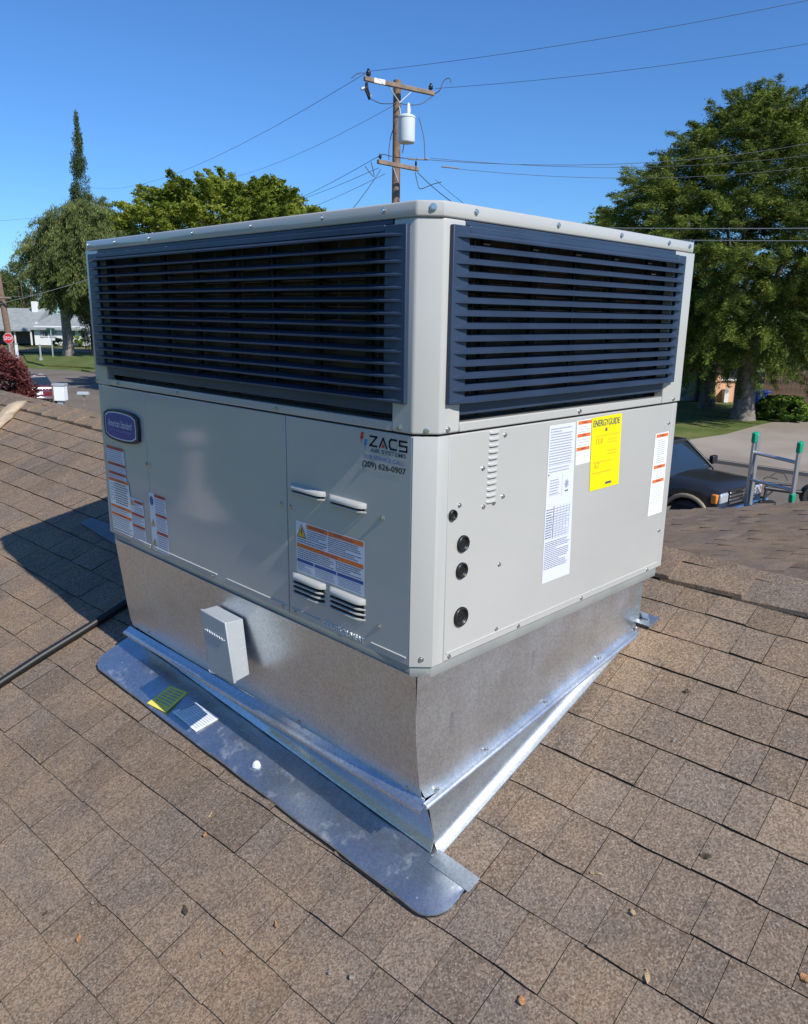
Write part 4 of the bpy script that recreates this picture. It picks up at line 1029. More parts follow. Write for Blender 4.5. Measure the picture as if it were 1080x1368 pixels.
def crown_tree(name, base, label, prof, m, barkm, n_cl, n_per, leaf, tr_r, tr_h, cl_r=(.9, .9, .6), droop=0, aspect=.4, cat='tree', grp=None, inner=.25, seed=0, offx=0, core=True, noise=.18, spray=None, thick=.22, up=.15):
    """prof: list of (height above ground, radius)"""
    random.seed(100 + seed)
    t = thing(name, base, label, cat, grp)
    zs = [p[0] for p in prof]; rs = [p[1] for p in prof]; cs, rads, tones = [], [], []
    # area weighted heights
    zz = np.linspace(zs[0], zs[-1], 200); rr = np.interp(zz, zs, rs); wgt = np.sqrt(rr + .05); wgt /= wgt.sum()
    lumps = [(random.uniform(0, 6.28), random.uniform(zs[0], zs[-1]), random.uniform(-noise, noise*1.3)) for _ in range(26)]
    for i in range(n_cl):
        z = float(rng.choice(zz, p=wgt)); R = float(np.interp(z, zs, rs)); th = random.uniform(0, 6.283)
        mod = 1 + sum(a_*math.exp(-((math.atan2(math.sin(th-t0), math.cos(th-t0)))/.5)**2 - ((z-z0)/(.13*(zs[-1]-zs[0])))**2) for t0, z0, a_ in lumps)
        f = random.random(); rad = R*mod*(1 - inner*f*f) if random.random() < .72 else R*mod*math.sqrt(random.random())
        k = random.uniform(.6, 1.35)
        cs.append((rad*math.cos(th) + offx*RT.x, rad*math.sin(th) + offx*RT.y, z)); rads.append((cl_r[0]*k, cl_r[1]*k, cl_r[2]*k)); tones.append(max(0, min(1, random.gauss(.45, .28))))
    dirs = None
    if spray:
        dirs = []
        for c in cs:
            v_ = Vector((c[0] - offx*RT.x, c[1] - offx*RT.y, (c[2] - (zs[0]*.6 + zs[-1]*.4))*.5)); v_ = v_.normalized() + Vector((random.gauss(0, .35), random.gauss(0, .35), random.gauss(up, .3)))
            dirs.append(tuple(v_.normalized()))
    leaves('crown', cs, rads, n_per, leaf, m, t, tones, droop, aspect, dirs=dirs, length=spray or 1, thick=thick)
    limbs = []
    for i in range(9):
        j = random.randrange(len(cs)); c = cs[j]; limbs.append((random.uniform(.5, 1), (c[0]*.75, c[1]*.75, max(tr_h*.8, c[2]*.95)), tr_r*.4))
    trunk(t, tr_h, tr_r, barkm, limbs)
    return t
def P0(v, dz=0): return (v.x, v.y, GZ + dz)
# large tree on the right
crown_tree('shade_tree', P0(G(993, 560)), 'large dense feathery green tree over the lawn across the street', [(3.1, 2.6), (4.2, 4.2), (6, 5.3), (7.6, 5.7), (9.4, 5.1), (10.8, 3.8), (12.0, 2.5), (12.9, 1.5), (13.6, .4)], LM['right'], BARKG, 1750, 370, .180, .46, 5.0, (.75, .75, .36), .22, .18, inner=.5, seed=3, noise=.22, spray=1.5, thick=.24, up=.10, offx=-.9)
crown_tree('rear_tree', P0(G(944, 546)), 'reddish barked tree trunk beside the peach house under the big tree', [(4.5, 1.0), (6, 2.0), (8, 2.6), (10, 2.0), (11, .7)], LM['right'], BARK, 90, 260, .26, .36, 5, (.9, .9, .6), .3, .26, seed=5, spray=1.2)
crown_tree('yellow_green_tree', P0(at(316, 413, 46)), 'bright yellow green tree behind the unit, left of the utility pole', [(2.6, 2.6), (5, 4.6), (7.8, 5.5), (9.5, 5.1), (10.7, 4.2), (11.3, 2.2)], LM['bright'], BARK, 1000, 230, .21, .35, 5, (.8, .8, .6), .0, .45, inner=.5, seed=8, noise=.26, spray=1.2, thick=.26, up=.5)
crown_tree('pepper_tree', P0(G(92, 475)), 'drooping olive green pepper tree with grey forked trunk on the corner', [(6.4, 2.6), (7.6, 4.0), (9.2, 4.4), (11, 4.2), (12.8, 3.6), (14.2, 2.5), (15.0, .8)], LM['pepper'], BARKG, 620, 190, .36, .50, 6.5, (.85, .85, 1.7), 1.0, .20, inner=.5, seed=11, noise=.30, offx=2.9, spray=2.1, thick=.42, up=-1.0)
crown_tree('round_tree', P0(at(36, 413, 116)), 'small dark green tree left of the pepper tree', [(4, 3), (6, 5.0), (8.5, 4.6), (10.5, 2.8), (11.6, .6)], LM['pepper'], BARK, 90, 190, .3, .3, 3, (1, 1, .9), .4, .35, seed=13)
crown_tree('tipped_tree', P0(at(812, 425, 62)), 'olive tree whose top shows beyond the right end of the unit', [(3, 3), (6, 4.6), (9, 4.2), (11, 3), (12.5, 1.0)], LM['bright'], BARK, 110, 200, .3, .35, 4, (1, 1, .8), .2, .4, seed=14)
for i, (px, hgt) in enumerate(((-14, 9), (4, 10.5), (14, 9.5), (26, 8), (-30, 11))):
    crown_tree('distant_tree', P0(at(px, 413, 128 + 3*i)), ['dark distant tree at the left picture edge', 'tallest dark distant tree behind the grey roofed house', 'dark distant tree right of the tallest distant one', 'lowest dark distant tree above the white chimney', 'dark distant tree outside the left edge'][i], [(2, 3), (5, 4.2), (hgt*.75, 3), (hgt, .6)], LM['dark'], BARK, 50, 130, .55, .3, 3, (1.3, 1.3, 1.2), 0, .5, grp='distant trees', seed=20 + i)
for i, (px, dep, hgt) in enumerate(((150, 118, 9), (520, 95, 8), (860, 80, 8.5), (1150, 60, 10), (-80, 100, 12))):
    crown_tree('street_tree', P0(at(px, 413, dep)), ['broad dark tree far behind the pepper tree', 'dark tree far behind the unit', 'dark tree far behind the big feathery tree', 'broad dark tree beyond the right edge', 'broad dark tree beyond the left edge'][i], [(2, 3), (5, 6.2), (hgt*.75, 5), (hgt, .9)], LM['dark'], BARK, 90, 130, .5, .3, 3, (1.5, 1.5, 1.2), 0, .5, seed=30 + i)
# trees down the slope side, mirrored in the shaded panels
for i, (x, y) in enumerate(((-26, 18), (-24, 34), (-38, 52), (-18, 52))):
    crown_tree('yard_tree', (x, y, GZ), ['rounded dark tree in the side yard nearest the roof', 'second dark tree in the side yard', 'farthest dark tree in the side yard', 'dark tree at the back of the side yard'][i], [(2, 2.5), (4, 4.6), (6, 4), (7.2, .8)], LM['dark'], BARK, 70, 110, .45, .3, 3, (1.3, 1.3, 1.1), 0, .5, seed=40 + i)
# cypress
t = thing('italian_cypress', P0(at(121, 413, 84)), 'very tall narrow cypress rising behind the pepper tree', 'cypress')
cs, rads, tn = [], [], []
for i in range(130):
    z = random.uniform(1, 23.8); R = 1.25*min(1, (24.6 - z)/11 + .16); th = random.uniform(0, 6.28); cs.append((R*.6*math.cos(th), R*.6*math.sin(th), z)); rads.append((.45*R + .1, .45*R + .1, .9)); tn.append(random.uniform(.2, .8))
leaves('crown', cs, rads, 130, .28, LM['cyp'], t, tn, -1.2, .25); trunk(t, 5, .25, BARK, [])
# purple shrub, hedge
def shrub(name, base, R, hgt, m, label, cat, n_cl, n_per, leaf, seed, asp=.5):
    random.seed(seed); t = thing(name, base, label, cat); cs, rd, tn = [], [], []
    for i in range(n_cl):
        th = random.uniform(0, 6.28); ph = random.uniform(0, 1); r = math.sqrt(1 - ph*ph*.8)*random.uniform(.6, 1)
        cs.append((R*r*math.cos(th), R*r*math.sin(th), hgt*(.1 + .82*ph))); rd.append((R*.17, R*.17, hgt*.10)); tn.append(random.uniform(.1, .9))
    leaves('foliage', cs, rd, n_per, leaf, m, t, tn, 0, asp)
    b = MB()
    for i in range(5): b.tube([(0, 0, 0), (random.uniform(-.4, .4)*R, random.uniform(-.4, .4)*R, hgt*.6)], [.05, .02], 6)
    b.build('stem', BARK, t); return t
shrub('purple_shrub', P0(at(-22, 500, 24)), 1.62, 3.72, LM['purple'], 'rounded purple red leaved shrub at the left edge below the stop sign', 'shrub', 190, 170, .12, 51)
shrub('green_shrub', P0(G(1045, 560)), 1.35, 1.15, LM['hedge'], 'low glossy bright green shrub in front of the brown fence', 'shrub', 150, 120, .17, 52)
shrub('low_shrub', P0(at(88, 530, 34)), .55, .55, LM['hedge'], 'low green plant at the foot of the white mail cabinet', 'shrub', 30, 80, .08, 53)
shrub('house_shrub', P0(G(103, 461.5)), 1.6, 2.4, LM['hedge'], 'spiky green shrub against the white house wall', 'shrub', 40, 70, .35, 54)
shrub('wall_shrub', P0(G(79, 462.5)), .9, 1.0, LM['dark'], 'low dark shrub under the white house windows', 'shrub', 20, 60, .3, 55)

# ================================================================== UTILITY POLE
POLEM = mat('pole_wood', (.21, .135, .095), .9, var=.25, vscale=7, bump=.5, bscale=25, bdist=.01); ARM = mat('crossarm_wood', (.24, .175, .13), .9, var=.2, vscale=6)
PORC = mat('dark_porcelain', (.02, .02, .025), .3); TANK = mat('transformer_paint', (.62, .66, .70), .4); CU = mat('grey_hardware', (.45, .47, .5), .5, metal=.3)
DP = 25.0
ptop = at(531, 107, DP); pole = thing('utility_pole', (ptop.x, ptop.y, GZ), 'brown wooden utility pole with two crossarms and a grey transformer', 'utility pole')
pl = Vector(pole.location); lo = lambda p: p - pl
b = MB(); b.tube([Vector((0, 0, 0)), Vector((0, 0, (ptop.z - GZ)*.5)), Vector((0, 0, ptop.z - GZ))], [.17, .145, .125], 14); b.build('mast', POLEM, pole)
def arm(pa, da, pb, db, hw, name='crossarm'):
    A = at(*pa, da); Bp = at(*pb, db); d = Bp - A; n = d.normalized(); up = Vector((0, 0, 1)); sdv = n.cross(up).normalized()
    b = MB(); b.obox(lo((A + Bp)/2), d/2, sdv*hw, Vector((0, 0, hw))); b.build(name, ARM, pole, bevel=.01); return A, Bp
A1, B1 = arm((487, 104.5), 24.1, (580.5, 125), 25.3, .062)
A2, B2 = arm((505, 215.5), 24.35, (559, 226), 25.1, .062)
b = MB(); c = A1.lerp(B1, .20); d = (B1 - A1).normalized(); sdv = d.cross(Vector((0, 0, 1))).normalized(); b.obox(lo(c), d*.19, sdv*.067, Vector((0, 0, .067))); b.build('white_marker_plate', WHITE, pole)
b = MB()
pm = at(534, 137, DP - .2)
for f in (.33, .68): b = MB(); b.tube([lo(A1.lerp(B1, f) - Vector((0, 0, .05))), lo(pm)], .018, 6); b.build('brace', CU, pole)
b = MB(); b.tube([lo(A2.lerp(B2, .35)), lo(at(532, 242, DP - .2))], .016, 6); b.build('brace', CU, pole)
b = MB(); b.tube([lo(at(534, 142, DP - .2)), lo(at(536, 158, DP - .3))], .02, 6); b.build('hanger', CU, pole)
def insulator(p, h=.16, r=.075, m=PORC):
    b = MB(); q = lo(p); n = 12
    rows = [[q + Vector((rr*math.cos(t), rr*math.sin(t), z)) for t in np.linspace(0, 2*math.pi, n + 1)] for rr, z in ((r*.5, -.06), (r*.5, 0), (r, .02), (r*.75, .06), (r*.95, .085), (r*.55, .13), (r*.45, h), (.002, h))]
    b.grid(rows); b.build('insulator', m, pole)
insulator(A1.lerp(B1, .055) + Vector((0, 0, .10)), .2, .09); insulator(B1.lerp(A1, .055) + Vector((0, 0, .10)), .18, .085); insulator(A2.lerp(B2, .06) + Vector((0, 0, .10)), .14, .05)
insulator(B2.lerp(A2, .06) + Vector((0, 0, .10)), .12, .04)
# fuse cutout hanging from the arm
b = MB(); f0 = at(490, 110, 24.1); b.tube([lo(f0), lo(f0 - Vector((0, 0, .26)))], .05, 8); b.tube([lo(at(488, 118, 24)), lo(at(494, 133, 24.1))], .035, 8); b.tube([lo(at(491, 117, 23.9)), lo(at(495, 130, 24))], .03, 8); b.tube([lo(at(484, 118, 24)), lo(at(492, 116, 24.1))], .03, 6); b.build('fuse_cutout', PORC, pole)
b = MB(); b.tube([lo(at(483, 119, 23.98)), lo(at(487, 117, 24))], .05, 8); b.tube([lo(at(496, 126, 23.98)), lo(at(495, 129, 24))], .04, 8); b.build('fuse_contact', CU, pole)
# transformer
tc_ = at(543.2, 190, DP - .45); n = 20
b = MB(); b.grid([[lo(tc_) + Vector((r*math.cos(t), r*math.sin(t), z)) for t in np.linspace(0, 2*math.pi, n + 1)] for r, z in ((.002, -.02), (.24, -.02), (.262, .0), (.270, .03), (.270, .70), (.285, .705), (.285, .74), (.262, .76), (.19, .80), (.002, .82))]); tk = b.build('transformer', TANK, pole); tk.data.set_sharp_from_angle(angle=math.radians(40))
b = MB(); q = lo(tc_) + Vector((.02, -.05, .80)); b.tube([q, q + Vector((0, 0, .12)), q + Vector((0, 0, .30)), q + Vector((0, 0, .34))], [.05, .075, .04, .02], 9)
b.build('bushing', WHITE, tk)
b = MB()
for px in (536, 541, 546.5): b.obox(lo(at(px, 160, DP - .72)), Vector((.02, -.02, 0)), Vector((.015, .015, 0)), Vector((0, 0, .07)))
b.build('lid_clamp', CU, tk)

# leads
LEAD = mat('lead_wire', (.05, .055, .07), .5)
def wire(pts, r, name, parent=None, m=LEAD, sag=0, n=14, label=None, cat=None, grp=None):
    P = [at(*q[:2], q[2]) for q in pts]; out = []
    if len(P) == 2:
        for i in range(n + 1): f = i/n; out.append(P[0].lerp(P[1], f) - Vector((0, 0, sag*4*f*(1-f))))
    else:
        for i in range(len(P) - 1):
            p0, p1, p2, p3 = P[max(0, i-1)], P[i], P[i+1], P[min(len(P)-1, i+2)]
            for k in range(4):
                t = k/4; out.append(.5*((2*p1) + (p2-p0)*t + (2*p0-5*p1+4*p2-p3)*t*t + (3*p1-p0-3*p2+p3)*t**3))
        out.append(P[-1])
    if parent: out = [o - Vector(parent.location) for o in out]
    b = MB(); b.tube(out, r, 5); o = b.build(name, m, parent, fix=False)
    if label: tag(o, label, cat, grp)
    return o
for pts in ([(560, 157, 24.6), (564, 172, 24.6), (567, 188, 24.6), (568, 212, 24.6)], [(581, 125, 25.1), (588, 120, 25), (593, 108, 25), (600, 104, 25), (603, 110, 25)], [(580, 127, 25.2), (573, 132, 25.1), (564, 138, 25), (550, 140, 24.9), (535, 138, 24.8)],
            [(494, 131, 24.1), (500, 134, 24.1), (510, 138, 24.3), (530, 138, 24.8)], [(531, 160, 24.7), (523, 180, 24.7), (520, 200, 24.7), (520, 213, 24.7)], [(505, 210, 24.4), (512, 206, 24.5), (530, 210, 24.8), (560, 213, 25)],
            [(555, 230, 25), (558, 244, 25), (562, 252, 25), (578, 246, 25), (590, 243, 25)], [(540, 192, 24.6), (538, 204, 24.7)], [(470, 104, 23.8), (478, 98, 24), (488, 97, 24.1)], [(488, 222, 24.2), (500, 236, 24.3), (496, 216, 24.2)]):
    wire(pts, .014, 'lead_wire', pole)
WG = 'overhead wires of the utility pole'
WL = [([(489, 95.5, 24.1), (1110, -6, 22)], .016, .15, 'topmost wire running right from the upper crossarm'), ([(581, 118, 25.2), (1110, 53, 23)], .016, .15, 'second wire running right from the upper crossarm'),
      ([(488, 98, 24.1), (120, 250, 75)], .016, 1.2, 'wire dropping left from the upper crossarm end'), ([(530, 138.5, 24.9), (250, 243, 60)], .014, .7, 'thin wire dropping left below the upper crossarm'),
      ([(545, 211, 24.9), (1110, 186, 30)], .020, .5, 'upper wire running right from the lower crossarm'), ([(575, 211, 25), (1110, 203, 30)], .016, .4, 'middle wire running right from the lower crossarm'), ([(590, 223, 25), (1110, 219, 28)], .016, .4, 'lower wire running right from the lower crossarm'),
      ([(505, 209, 24.4), (300, 292, 60)], .018, .5, 'upper wire running left from the lower crossarm'), ([(506, 224, 24.4), (290, 285, 60)], .016, .5, 'middle wire running left from the lower crossarm'), ([(515, 232, 24.4), (320, 300, 60)], .015, .4, 'lowest wire running left from the lower crossarm'),
      ([(509, 226, 24.4), (462, 290, 22)], .022, .05, 'steep service cable dropping left behind the unit'), ([(558, 230, 25), (640, 292, 20)], .026, .10, 'twisted service cable dropping right behind the unit'), ([(582, 240, 25), (660, 300, 20)], .015, .05, 'thin service cable beside the twisted one'),
      ([(250, 270, 60), (-30, 297, 70)], .02, .1, 'faint wire low at the left edge')]
for pts, r, sg, lb in WL: wire(pts, r*.48, 'power_line', sag=sg, label=lb, cat='wire', grp=WG)
LTW = mat('pale_cable', (.20, .21, .22), .5)
wire([(760, 303.5, 18), (1120, 304.5, 15)], .010, 'service_cable', m=LTW, sag=.02, label='pale cable crossing in front of the big tree, the upper one', cat='wire', grp='pale service cables')
wire([(760, 318, 18), (1120, 321.5, 15)], .009, 'service_cable', m=LTW, sag=.02, label='pale cable crossing in front of the big tree, the lower one', cat='wire', grp='pale service cables')
wire([(-20, 410, 50), (120, 372, 60)], .016, 'service_cable', m=LTW, sag=.1, label='pale cable crossing in front of the pepper tree', cat='wire')
wire([(-20, 395, 50), (45, 394, 60)], .014, 'service_cable', m=LTW, sag=.1, label='faint cable at the left edge by the leaning pole', cat='wire')
for (x0, y0, x1, y1) in ((568, 212, 573, 213), (590, 222, 614, 225), (545, 212.5, 572, 213)):
    b = MB(); A, Bq = at(x0, y0, 24.9), at(x1, y1, 25); b.tube([lo(A), lo(Bq)], .024, 8); b.build('splice', mat('dull_splice', (.22, .20, .19), .6), pole)
# leaning pole at left edge
A, Bq = at(14, 462, 62), at(-1, 378, 60); g = G(15, 470)
lp = thing('leaning_pole', (A.x, A.y, GZ), 'leaning wooden pole rising behind the stop sign', 'utility pole')
b = MB(); l2 = Vector(lp.location); b.tube([Vector((0, 0, 0)), A - l2, Bq - l2, (Bq - l2)*1.25 - (A - l2)*.25], [.28, .26, .22, .2], 10); b.build('mast', POLEM, lp)
b = MB(); c = at(2, 398, 60) - l2; b.tube([c + Vector((-.5, .5, .0)), c + Vector((.5, -.5, 0))], .09, 6); b.build('crossarm', ARM, lp)

# ================================================================== SIGNS, BOXES on the left
def upright(px, py, dep): p = at(px, py, dep); return Vector((p.x, p.y, GZ))
sgn = thing('stop_sign', upright(11, 452, 60), 'red octagonal stop sign on a post above the purple shrub', 'stop sign'); s0 = Vector(sgn.location)
MR = mat('sign_red', (.62, .02, .03), .4); FR = -Vector((FW.x, FW.y, 0)).normalized(); RTH = Vector((RT.x, RT.y, 0)).normalized()
cz = at(11, 452, 60).z - GZ
def octa(r, o): return [RTH*(r*math.cos(math.pi/8 + k*math.pi/4)) + Vector((0, 0, cz + r*math.sin(math.pi/8 + k*math.pi/4))) + FR*o for k in range(8)]
b = MB(); b.prism(octa(.41, 0), FR*-.02); b.build('sign_border', WHITE, sgn); b = MB(); b.prism(octa(.385, .012), FR*-.01); face = b.build('sign_face', MR, sgn)
b = MB(); b.obox(Vector((0, 0, cz/2)) - FR*.05, RTH*.035, FR*.03, Vector((0, 0, cz/2 + .3))); b.build('post', CU, sgn)
def text3(st, origin, xdir, hgt, wdt, m, parent, o=.0):
    cu = bpy.data.curves.new('t', 'FONT'); cu.body = st; cu.size = 1; cu.offset = .01; ob = bpy.data.objects.new('t', cu); C.objects.link(ob); bpy.context.view_layer.update()
    me = bpy.data.meshes.new_from_object(ob.evaluated_get(bpy.context.evaluated_depsgraph_get())); bpy.data.objects.remove(ob)
    co = np.array([v.co[:] for v in me.vertices]); l_, h_ = co.min(0), co.max(0)
    for v, c in zip(me.vertices, co): v.co = origin + xdir*((c[0]-l_[0])/(h_[0]-l_[0])*wdt - wdt/2) + Vector((0, 0, ((c[1]-l_[1])/(h_[1]-l_[1]) - .5)*hgt))
    me.materials.clear(); me.materials.append(m); me.name = 'lettering'; ob = bpy.data.objects.new('lettering', me); C.objects.link(ob); ob.parent = parent
text3('STOP', Vector((0, 0, cz)) + FR*.022, RTH, .27, .60, WHITE, face)
def post_thing(name, px, py0, dep, label, cat, parts):
    t = thing(name, upright(px, py0, dep), label, cat)
    for nm, c, h, m in parts:
        b = MB(); b.obox(Vector(c), RTH*h[0], FR*h[1], Vector((0, 0, h[2]))); b.build(nm, m, t, bevel=.01)
    return t
GSIGN = mat('street_sign_green', (.01, .06, .04), .5)
post_thing('street_sign', 68, 445, 78, 'dark green street name sign on a thin post by the pepper tree', 'street sign', [('post', (0, 0, 1.35), (.05, .05, 1.35), CU), ('sign_plate', (0, 0, 2.55), (.42, .02, .26), GSIGN)])
post_thing('white_post', 21, 455, 64, 'short white post standing right of the stop sign', 'post', [('post', (0, 0, .9), (.09, .09, .9), WHITE), ('post_cap', (0, 0, 1.83), (.11, .11, .04), CU)])
post_thing('thin_post', 52, 450, 72, 'thin grey post on the corner lawn left of the street sign', 'post', [('post', (0, 0, .75), (.06, .06, .75), CU), ('foot', (0, 0, .1), (.12, .12, .1), CU)])
t = post_thing('mail_cabinet', 80, 519, 35, 'white boxy mail cabinet between dark posts near the roof ridge', 'mail cabinet', [('cabinet', (0, 0, .98), (.25, .20, .33), WHITE), ('lid', (0, 0, 1.36), (.28, .23, .05), CU), ('pedestal', (0, 0, .33), (.12, .12, .33), CU), ('side_post', (-.33, 0, .68), (.03, .03, .68), BARK)])
t = post_thing('mailbox', 111, 520, 34, 'grey mailbox on a single post right of the white mail cabinet', 'mailbox', [('post', (0, 0, .5), (.05, .05, .5), BARKG)])
b = MB(); rows = [[RTH*(.24*sx) + FR*(.10*math.cos(a)) + Vector((0, 0, 1.06 + .11*math.sin(a))) for a in np.linspace(0, math.pi, 9)] for sx in (-1, 1)]
b.grid(rows); b.poly(rows[0]); b.poly(rows[1]); b.obox(Vector((0, 0, 1.05)), RTH*.25, FR*.11, Vector((0, 0, .012))); b.build('box', CU, t)

# ================================================================== HOUSES
def build_box(parent, name, c, hx, hy, hz, m, bevel=0): b = MB(); b.obox(Vector(c), RTH*hx, FR*hy, Vector((0, 0, hz))); return b.build(name, m, parent, bevel=bevel)
HW = mat('white_stucco', (.75, .75, .76), .9); HR = mat('grey_roofing', (.27, .29, .29), .9, var=.12, vscale=1.5); GLS = mat('window_glass', (.05, .06, .07), .1, spec=.8); SHD = mat('grey_shutter', (.30, .33, .33), .7); DARKW = mat('grey_wall', (.20, .19, .17), .9); TRIM = mat('trim_white', (.75, .74, .70), .7)
hb = G(60, 461); wh = thing('far_house', (hb.x, hb.y, GZ), 'low white house with grey hipped roof and chimney beyond the corner', 'house')
K_ = 99/1034.0                            # metres per reference pixel at that distance
X = lambda px: (px - 60)*K_*1.02
def hipped(parent, x0, x1, d0, d1, ze, zr_, hip0, hip1, m, name='roof'):
    a, b_, c, d = (RTH*x0 + FR*-d0, RTH*x1 + FR*-d0, RTH*x1 + FR*-d1, RTH*x0 + FR*-d1); dm = (d0 + d1)/2
    r0 = RTH*(x0 + hip0) - FR*dm; r1 = RTH*(x1 - hip1) - FR*dm; z = Vector((0, 0, ze)); zz = Vector((0, 0, zr_))
    mb = MB(); mb.add([a+z, b_+z, c+z, d+z, r0+zz, r1+zz], [(0,1,5,4),(1,2,5),(2,3,4,5),(3,0,4),(0,3,2,1)]); 
    e = Vector((0, 0, -.22)); mb.quad(a+z, b_+z, b_+z+e, a+z+e); mb.quad(b_+z, c+z, c+z+e, b_+z+e); mb.quad(d+z, a+z, a+z+e, d+z+e); mb.quad(c+z, d+z, d+z+e, c+z+e)
    return mb.build(name, m, parent)
build_box(wh, 'wall', (RTH*X(82) - FR*5 + Vector((0, 0, 1.25))), (X(117) - X(47))/2, 5, 1.25, HW)
build_box(wh, 'porch_wall', (RTH*X(12) - FR*6.5 + Vector((0, 0, 1.25))), 3.4, 3, 1.25, DARKW)
rf = hipped(wh, X(40), X(121), -.6, 11, 2.2, 4.0, 1.0, 3.0, HR); hipped(wh, X(-70), X(45), -.8, 12, 2.0, 4.75, 2.0, .2, HR, 'main_roof')
build_box(wh, 'gable_end', (RTH*(X(45) + .02) - FR*5.6 + Vector((0, 0, 2.6))), .05, 4.5, .35, HW)
build_box(rf, 'chimney', (RTH*X(29) - FR*4.8 + Vector((0, 0, 4.9))), .36, .4, .75, HW, .05)
for px in (61, 72.5, 99):
    o_ = (RTH*X(px) + FR*.02 + Vector((0, 0, 1.55)))
    f = build_box(wh, 'window', o_, .42 if px < 90 else .35, .05, .42, GLS); build_box(f, 'frame', o_ + FR*.04 + Vector((0, 0, -.44)), .48, .03, .04, TRIM); build_box(f, 'mullion', o_ + FR*.055, .02, .01, .42, TRIM)
for px in (57.5, 75.5, 95.5): build_box(wh, 'shutter', (RTH*X(px) + FR*.05 + Vector((0, 0, 1.5))), .18, .03, .5, SHD)
build_box(wh, 'porch_post', (RTH*X(44) + FR*.3 + Vector((0, 0, 1.1))), .08, .08, 1.1, TRIM); build_box(wh, 'porch_post', (RTH*X(22) + FR*.3 + Vector((0, 0, 1.1))), .08, .08, 1.1, TRIM)
for i in range(5): build_box(wh, 'garage_panel', (RTH*X(28 + i*3.4) - FR*3.45 + Vector((0, 0, 1.0))), .14, .04, 1.0, SHD)
# peach house across the street
PEACH = mat('peach_stucco', (.70, .40, .26), .9, var=.06, vscale=2); GAR = mat('blue_grey_door', (.30, .34, .40), .7); EAVEM = mat('brown_fascia', (.16, .09, .06), .8); RB = mat('brown_shingle_far', (.14, .10, .08), .95, var=.3, vscale=4)
hb = G(968, 537); ph = thing('peach_house', (hb.x, hb.y, GZ), 'peach stucco house with blue grey garage door behind the big tree', 'house')
Kp = (Vector((hb.x, hb.y, GZ)) - CAM).dot(FW)/1034; X = lambda px: (px - 968)*Kp
build_box(ph, 'wall', RTH*((X(946) + X(992))/2) - FR*3 + Vector((0, 0, 1.35)), (X(992) - X(946))/2, 3, 1.35, PEACH)
build_box(ph, 'garage_wall', RTH*((X(860) + X(946))/2) - FR*3.4 + Vector((0, 0, 1.35)), (X(946) - X(860))/2 - .003, 3, 1.35, DARKW)
gd = build_box(ph, 'garage_door', RTH*((X(872) + X(932))/2) - FR*.36 + Vector((0, 0, 1.05)), (X(932) - X(872))/2, .03, 1.05, GAR)
for i in range(4): build_box(gd, 'door_panel', RTH*((X(872) + X(932))/2) - FR*.32 + Vector((0, 0, .27 + .52*i)), (X(932) - X(872))/2 - .04, .015, .235, GAR)
build_box(ph, 'side_wall', RTH*(X(940)) + FR*.2 + Vector((0, 0, 1.35)), .14, .5, 1.35, EAVEM)
f = build_box(ph, 'window', RTH*X(971) + FR*.02 + Vector((0, 0, 1.75)), .42, .05, .42, GLS); build_box(f, 'sill', RTH*X(971) + FR*.08 + Vector((0, 0, 1.29)), .50, .06, .045, TRIM); build_box(f, 'frame', RTH*(X(971) - .44) + FR*.05 + Vector((0, 0, 1.75)), .03, .03, .44, TRIM); build_box(f, 'frame', RTH*(X(971) + .44) + FR*.05 + Vector((0, 0, 1.75)), .03, .03, .44, TRIM); build_box(f, 'mullion', RTH*X(971) + FR*.08 + Vector((0, 0, 1.75)), .02, .02, .42, TRIM)
build_box(ph, 'downpipe', RTH*X(982.5) + FR*.06 + Vector((0, 0, 1.3)), .04, .04, 1.3, EAVEM); build_box(ph, 'meter_box', RTH*X(955) + FR*.1 + Vector((0, 0, 1.5)), .14, .1, .34, PEACH); build_box(ph, 'utility_box', RTH*X(966) + FR*.25 + Vector((0, 0, .4)), .12, .2, .38, TRIM)
hipped(ph, X(850), X(1002), -.9, 9, 2.68, 4.6, 3, 3, RB)
# fence
FEN = mat('fence_cedar', (.105, .056, .040), .85, var=.45, vscale=3); f0 = at(1018, 540, 45); f0 = Vector((f0.x, f0.y, GZ))
fe = thing('board_fence', f0, 'brown wooden board fence with an arched gate top', 'fence'); Kf = 45/1034; nb = 0
pxs = np.arange(1019, 1096, 3.1)
bm0 = MB(); bm0.obox(Vector((0, 0, .9)), RTH*.060, FR*.012, Vector((0, 0, .9))); board = bm0.build('board', FEN, fe, bevel=.005)
for i, px in enumerate(pxs):
    hgt = 1.0
    if 1040 < px < 1068: hgt = 1.0 + .10*math.cos((px - 1054)/14*math.pi/2)
    if px > 1070: hgt = 1.06
    o_ = board if i == 0 else board.copy()
    if i: C.objects.link(o_)
    o_.parent = fe; o_.location = RTH*((px - 1018)*Kf) - FR*.0 + FR*.02*(i % 2); o_.scale = (1, 1, hgt)
b = MB(); b.obox(RTH*(36*Kf) - FR*.05 + Vector((0, 0, 1.45)), RTH*(40*Kf), FR*.03, Vector((0, 0, .05))); b.obox(RTH*(36*Kf) - FR*.05 + Vector((0, 0, .35)), RTH*(40*Kf), FR*.03, Vector((0, 0, .05))); b.build('rail', FEN, fe)
hb = at(1085, 500, 60); sh = thing('grey_shed', (hb.x, hb.y, GZ), 'grey roofed building behind the wooden fence', 'shed'); build_box(sh, 'wall', Vector((0, 0, 1.2)), 2.6, 2, 1.2, DARKW); hipped(sh, -3, 3, -2.4, 2.4, 2.3, 3.0, .6, .6, HR)
